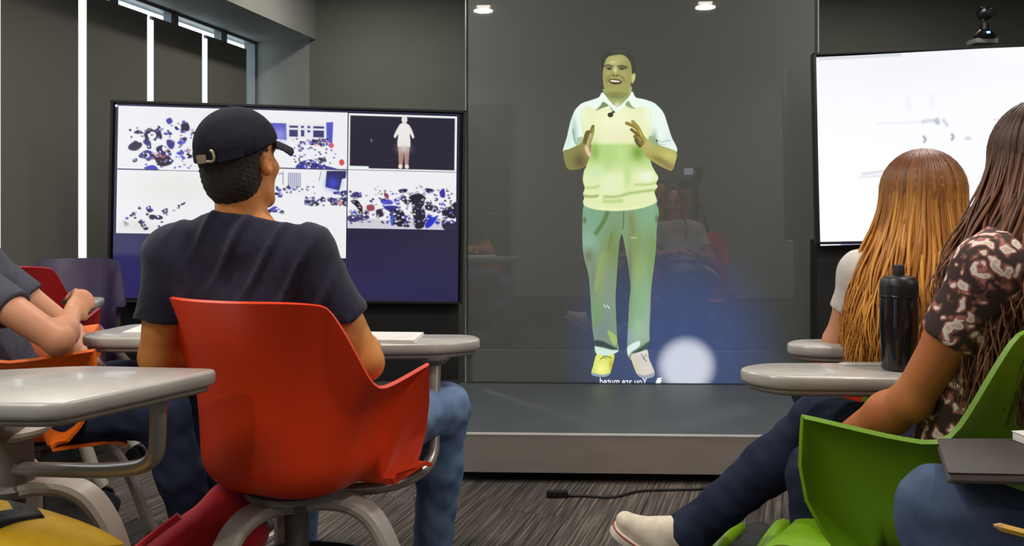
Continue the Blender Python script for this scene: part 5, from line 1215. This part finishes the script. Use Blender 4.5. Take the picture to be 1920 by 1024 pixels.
long_hair(pb, bhc, blond['fw'], blond['up'], 0.77, 2300, rgb(104, 58, 26), rgb(224, 158, 64), rgb(176, 108, 40), 'golden_hair', 3, fall=(-0.028, -0.02), spread=0.088, gap=48, wave=0.010)

# ---------------- student in the floral blouse
wf, wr_ = head(-56); whf, _ = head(-20); whc = V(1.085, 1.735, 1.225)
woman = dict(pel=(0.91, 1.765, 0.56), che=(0.97, 1.735, 0.83), nb=(1.02, 1.715, 1.090), hc=whc, fw=whf, up=UPZ, shL=(0.905, 1.615, 1.01), shR=(1.115, 1.865, 1.01), elL=(0.802, 1.712, 0.752), elR=(1.09, 1.99, 0.745), wrL=(0.712, 1.885, 0.612), wrR=(0.90, 2.02, 0.655),
             hipL=(0.86, 1.70, 0.545), hipR=(0.95, 1.84, 0.565), knL=(0.70, 1.935, 0.528), knR=(0.800, 2.20, 0.585), anL=(0.705, 1.96, 0.10), anR=(0.480, 2.30, 0.262), toeL=(-0.6, 0.8, 0), toeR=(-0.80, 0.05, 0.52), dnL=DN, dnR=V(-0.55, 0.10, -0.80))
pw = person('student in a floral blouse with crossed legs on the lime green chair', woman, M_SKIN2, M_FLORAL, M_DENIMD, 0.50, 0.005, (dict(n=V(-0.3, -0.75, 0.5), curl=0.4), dict(curl=0.3)), None, shoes=(M_CANVAS, M_CANVAS), girth=0.9, sleeve=0.98, arm=1.0)
scalp(pw, whc, woman['fw'], woman['up'], rgb(60, 36, 24), 'brown_root_hair')
long_hair(pw, whc, woman['fw'], woman['up'], 0.87, 2300, rgb(58, 34, 22), rgb(128, 76, 44), rgb(84, 50, 32), 'brown_hair', 5, fall=(-0.06, -0.05), spread=0.085, gap=50, wave=0.016, length_var=0.14)

# ---------------- nearest student on the right (knee, notebook and pencil in view)
nf_, nr_ = head(-75); nhc = V(1.38, 1.12, 1.27)
near = dict(pel=(1.20, 1.17, 0.53), che=(1.29, 1.15, 0.82), nb=(1.35, 1.13, 1.10), hc=nhc, fw=nf_ - V(0, 0, 0.3), up=UPZ - V(0.25, 0, 0), shL=(1.30, 0.96, 1.02), shR=(1.37, 1.30, 1.02), elL=(1.14, 0.90, 0.80), elR=(1.16, 1.42, 0.80), wrL=(0.95, 1.04, 0.72), wrR=(1.00, 1.36, 0.795),
            hipL=(1.16, 1.09, 0.53), hipR=(1.13, 1.27, 0.50), knL=(0.78, 1.00, 0.53), knR=(0.685, 1.345, 0.655), anL=(0.80, 1.0, 0.10), anR=(0.50, 1.12, 0.42), toeL=(-1, 0.1, 0), toeR=(-0.6, -0.5, 0.3), dnL=DN, dnR=V(-0.2, -0.4, -0.8))
near['anR'] = (0.70, 1.30, 0.24); near['toeR'] = (-0.9, 0.2, 0.1)
pn = person('student in jeans with a black notebook on the raised knee', near, M_SKIN3, M_GREYTEE, M_DENIMM, 0.55, 0.006, (dict(curl=0.8, thumb=0.8), dict(curl=0.5)), None)
short_hair(pn, nhc, near['fw'], near['up'])

# ================================================================== SMALL THINGS
M_PAPER = mat('white_paper', rgb(232, 230, 226), 0.8); M_YELLOW = mat('yellow_nylon', rgb(236, 190, 12), 0.6, rgb(226, 178, 10), 30, bump=0.1)
M_PENCIL = mat('pencil_yellow_paint', rgb(238, 186, 60), 0.4); M_WOOD = mat('raw_pencil_wood', rgb(206, 160, 108), 0.7)
def Rz(deg): a = math.radians(deg); return np.array([[math.cos(a), -math.sin(a), 0], [math.sin(a), math.cos(a), 0], [0, 0, 1]])
def notebook(label, c, size, deg, cover, spiral=True, name='notebook', tilt=None):
    t = thing(name, label, 'notebook', c, math.radians(deg)); w, d, h = size
    MB().box((0, 0, h * 0.1), (w, d, h * 0.2), bev=0.0008).build('cover', cover, t)
    MB().box((0, 0, h * 0.6), (w * 0.98, d * 0.98, h * 0.8), bev=0.0008).build('pages', M_PAPER, t)
    if spiral:
        for i in range(14):
            x = -w * 0.46 + w * 0.92 * i / 13
            MB().tube([(x + 0.004 * math.cos(a) * 0, d / 2 + 0.004 * math.cos(a), h * 0.5 + (h * 0.5 + 0.003) * math.sin(a)) for a in np.linspace(0, 6.28, 11)], 0.0009, 5, False).build('spiral_ring', M_ALU, t)
    return t
def pencil(label, a, b, name='pencil', m=None):
    a, b = np.asarray(a, float), np.asarray(b, float); t = thing(name, label, 'pencil', a); d = b - a
    MB().tube([V(0, 0, 0), d * 0.86], 0.0060, 6).build('shaft', m or M_PENCIL, t, smooth=False); MB().tube([d * 0.86, d * 0.97], [0.0060, 0.0016], 6).build('sharpened_tip', M_WOOD, t, smooth=False); MB().tube([d * 0.97, d], [0.0012, 0.0003], 6).build('lead', M_BLACK, t)
    return t
# bottle on the near right desk
bt = thing('water_bottle', 'black plastic sports bottle on the desk before the floral blouse', 'bottle', (0.925, 2.04, 0.75), 0)
M_BOT = mat('smoky_black_bottle', rgb(22, 22, 24), 0.22, rgb(16, 16, 18), 20, coat=0.5)
MB().lathe([(0.036, 0.0), (0.0395, 0.004), (0.041, 0.05), (0.0435, 0.10), (0.0435, 0.15), (0.042, 0.168), (0.0415, 0.178)], n=40).build('body', M_BOT, bt)
cp = MB().lathe([(0.0435, 0.176), (0.0435, 0.200), (0.0415, 0.214), (0.034, 0.222), (0.014, 0.226)], n=40).build('cap', mat('matt_black_cap', rgb(30, 30, 32), 0.4), bt)
MB().lathe([(0.0125, 0.222), (0.0125, 0.246), (0.010, 0.250), (0.004, 0.251)], n=20).build('spout', M_BLACK, cp)
MB().lathe([(0.0438, 0.172), (0.0446, 0.174), (0.0446, 0.177), (0.0438, 0.179)], n=40).build('rim_ring', M_BOT, bt)
# papers and notebooks
notebook('white spiral notebook on the desk of the writing student', (-1.05, 2.66, 0.7505), (0.26, 0.19, 0.012), 4, M_PAPER)
notebook('white paper pad on the desk of the student in the cap', (-0.42, 2.52, 0.7505), (0.30, 0.16, 0.008), -4, M_PAPER, False)
fo = thing('folder', 'flat yellow folder on the desk of the writing student', 'folder', (-0.93, 2.775, 0.7505), math.radians(6))
MB().box((0, 0, 0.002), (0.16, 0.06, 0.004), bev=0.001).build('back_cover', M_YELLOW, fo); MB().box((0.002, 0, 0.007), (0.155, 0.056, 0.005), bev=0.001).build('front_cover', M_YELLOW, fo)
bk = thing('booklet', 'small green booklet on the desk before the dark purple chair', 'booklet', (-1.93, 3.56, 0.7505), math.radians(-12))
M_GRN = mat('green_cover', rgb(70, 120, 84), 0.5); MB().box((0, 0, 0.003), (0.15, 0.11, 0.004), bev=0.001).build('pages', M_PAPER, bk); MB().box((0, 0, 0.007), (0.155, 0.115, 0.003), bev=0.001).build('front_cover', M_GRN, bk)
pencil('dark pencil in the hand of the writing student', at(118, 566, 2.60), at(158, 548, 2.74) - V(0, 0, 0.03), m=mat('dark_green_pencil', rgb(40, 60, 52), 0.4))
# black notebook on the knee of the nearest student, paper pad on top, yellow pencil
nb = thing('notebook', 'black hardcover notebook on the raised knee of the nearest student', 'notebook', (0.78, 1.315, 0.742), 0)
ol = [(0.625, 1.225), (1.02, 1.20), (1.04, 1.40), (0.700, 1.405)]
Pn = np.array(fillet(to_local(nb, np.array([(p[0], p[1], 0) for p in ol]))[:, :2], 0.008, 4, True))
M_NBK = mat('black_book_cloth', rgb(62, 54, 52), 0.6, rgb(54, 48, 46), 60, bump=0.1)
MB().slab(Pn, 0.0, 0.003, 0.0008).build('back_cover', M_NBK, nb, sharp=None); MB().slab(Pn * 0.985, 0.003, 0.013, 0.0008).build('pages', mat('dark_page_edge', rgb(120, 112, 110), 0.8), nb, sharp=None); MB().slab(Pn, 0.013, 0.016, 0.0008).build('front_cover', M_NBK, nb, sharp=None)
pd = thing('paper_pad', 'white paper pad lying on the black notebook', 'paper', (0.91, 1.34, 0.7585), 0)
MB().box((0.0, 0, 0.006), (0.17, 0.13, 0.012), Rz(6), bev=0.001).build('pages', M_PAPER, pd); MB().box((0.0, 0, 0.0134), (0.172, 0.132, 0.002), Rz(6), bev=0.0005).build('top_sheet', M_PAPER, pd)
pencil('yellow pencil held by the student with the black notebook', at(1990, 1018, 1.13), at(1858, 984, 1.13))
# bags
def cloth_bag(name, label, loc, build, m, res=0.005):
    t = thing(name, label, 'bag', loc); F = Field(V(*loc) - V(0.3, 0.3, 0.02), V(*loc) + V(0.3, 0.3, 0.45), res); build(F, V(*loc)); return t, F.build('pouch', m, t, 1)
def red_bag(F, o):
    F.cone(o + V(-0.10, -0.05, 0.05), o + V(0.06, 0.0, 0.24), 0.10, 0.055, 0.05, (V(0.3, 1, 0), 0.7)); F.cone(o + V(0.06, 0.0, 0.24), o + V(0.10, 0.02, 0.16), 0.05, 0.06, 0.04); F.cone(o + V(-0.16, -0.06, 0.06), o + V(0.0, -0.04, 0.20), 0.05, 0.03, 0.04)
    F.ripple(lambda x, y, z: 0.006 * np.sin(60 * (x - o[0]) - 42 * (z - o[2])) * np.sin(25 * (z - o[2]) + 1))
M_RED = mat('red_fleece', rgb(220, 24, 52), 0.8, rgb(204, 16, 36), 40, bump=0.3, bscale=300, sheen=0.3)
rb, pch = cloth_bag('cloth_bag', 'red cloth bag slumped under the orange-red chair', (-0.775, 2.13, 0.15), red_bag, M_RED)
MB().tube(smooth_path([(-0.20, -0.11, 0.02), (-0.19, -0.13, 0.10), (-0.10, -0.12, 0.19), (-0.02, -0.09, 0.25)], 6), 0.010, 8).build('strap', M_RED, rb)
# yellow bag with black chevrons in the tray of the rolling desk
yb = thing('backpack', 'yellow bag with black chevron stripes standing under the rolling desk', 'bag', (-0.945, 1.722, 0.0))
n_ = 30; vs, fs = [], []
def ysurf(q, w): return V(-0.28 + 0.44 * q, (w - 0.5) * 0.24 * (1 - q ** 3 * 0.97) + 0.0, 0.460 + 0.095 * math.sin(math.pi * (0.5 + 0.5 * q)) * (1 - (2 * w - 1) ** 2 * 0.6))
for i in range(n_):
    for j in range(17): vs.append(ysurf(i / (n_ - 1), j / 16))
for i in range(n_):
    for j in range(17): p = ysurf(i / (n_ - 1), j / 16); vs.append(V(p[0] * 0.99, p[1] * 0.97, 0.446 + 0.008 * (p[2] - 0.46)))
N0 = n_ * 17; ix = lambda i, j: i * 17 + j
for i in range(n_ - 1):
    for j in range(16): fs += [(ix(i, j), ix(i + 1, j), ix(i + 1, j + 1), ix(i, j + 1)), (N0 + ix(i, j), N0 + ix(i, j + 1), N0 + ix(i + 1, j + 1), N0 + ix(i + 1, j))]
    for j in (0, 16): fs.append((ix(i, j), ix(i + 1, j), N0 + ix(i + 1, j), N0 + ix(i, j)))
for i in (0, n_ - 1):
    for j in range(16): fs.append((ix(i, j), ix(i, j + 1), N0 + ix(i, j + 1), N0 + ix(i, j)))
yo = obj('flap', vs, fs, M_YELLOW, yb, True, False, None, 50)
def chevron(q0, wid):
    v, f = [], []; m = 14
    for k in range(m + 1):
        w = 0.06 + 0.88 * k / m; q = q0 - abs(w - 0.5) * 0.42
        for d in (0, wid): p = ysurf(min(max(q + d, 0.0), 1), w); v += [p + V(0, 0, 0.0025), p - V(0, 0, 0.003)]
    for k in range(m): a = k * 4; f += [(a, a + 2, a + 6, a + 4), (a, a + 4, a + 5, a + 1), (a + 2, a + 3, a + 7, a + 6)]
    obj('chevron_stripe', v, f, M_BLACK, yo, True)
MB().box((-0.10, 0.0, 0.2255), (0.32, 0.19, 0.45), bev=0.04).build('pack_body', M_BLACK, yb)
chevron(0.50, 0.14); chevron(0.18, 0.10)
# green and black backpack on the floor under the crossed leg
gb = thing('backpack', 'green and black backpack on the floor below the crossed leg', 'bag', (0.66, 2.42, 0))
F = Field(V(0.38, 2.17, 0), V(0.96, 2.70, 0.40), 0.006); F.rbox((0.66, 2.44, 0.10), (0.17, 0.13, 0.10), Rz(15), 0.07, 0.02); F.ripple(lambda x, y, z: 0.004 * np.sin(50 * x + 30 * z) * np.sin(40 * y))
F.build('pack_body', mat('black_nylon', rgb(26, 28, 28), 0.7), gb, 1)
for k in range(2):
    MB().tube(smooth_path([V(-0.15 + 0.14 * k, -0.12, 0.08), V(-0.13 + 0.14 * k, -0.11, 0.17), V(-0.07 + 0.14 * k, -0.03, 0.205), V(-0.01 + 0.14 * k, 0.06, 0.205), V(0.02 + 0.14 * k, 0.14, 0.14)], 7), 0.026, 12).build('green_strap', SHELLC['green'], gb)
# cable with its plug in front of the platform
cb_ = thing('power_cable', 'thin black cable with a plug lying on the carpet before the platform', 'cable', (0.1, 3.35, 0))
cpts = [at(1062, 932, 3.345), at(1100, 933, 3.34), at(1150, 936, 3.33), at(1200, 924, 3.40), at(1260, 921, 3.415), at(1320, 918, 3.43), at(1350, 905, 3.50), at(1390, 886, 3.475)]
cpts = [V(p[0], p[1], 0.006 if i < 6 else (0.012, 0.05)[i - 6]) for i, p in enumerate(cpts)]
MB().tube(smooth_path([p - V(0.1, 3.35, 0) for p in cpts], 6), 0.0045, 8).build('cord', M_BLACK, cb_)
p = at(1045, 932, 3.345); MB().box((p[0] - 0.1, p[1] - 3.35, 0.013), (0.085, 0.030, 0.024), bev=0.006).build('plug', M_BLACK, cb_)
# camcorder on a tripod behind the class (seen mirrored in the screen)
tp = thing('camcorder_tripod', 'camcorder on a tall black tripod behind the class, mirrored in the dark screen', 'tripod', (1.72, -0.55, 0))
for h in (0, 120, 240):
    a = math.radians(h + 20); MB().tube([(0.03 * math.cos(a), 0.03 * math.sin(a), 1.18), (0.36 * math.cos(a), 0.36 * math.sin(a), 0.012)], [0.016, 0.011], 10).build('leg', M_BLACK, tp)
MB().tube([(0, 0, 0.75), (0, 0, 1.42)], 0.016, 12).build('centre_post', M_BLACK, tp); MB().box((0, 0, 1.44), (0.09, 0.09, 0.06), bev=0.01).build('pan_head', M_BLACK, tp)
cmr = MB().box((0, 0.02, 1.53), (0.09, 0.22, 0.11), bev=0.015).build('camcorder', M_BLACKGLOSS, tp); MB().tube([(0, 0.13, 1.53), (0, 0.17, 1.53)], 0.034, 20).build('lens', M_BLACK, cmr)
MB().box((-0.10, 0.0, 1.53), (0.10, 0.012, 0.07), bev=0.003).build('viewfinder_screen', emit('viewfinder_glow', (0.7, 0.8, 0.9, 1), 1.6), cmr)
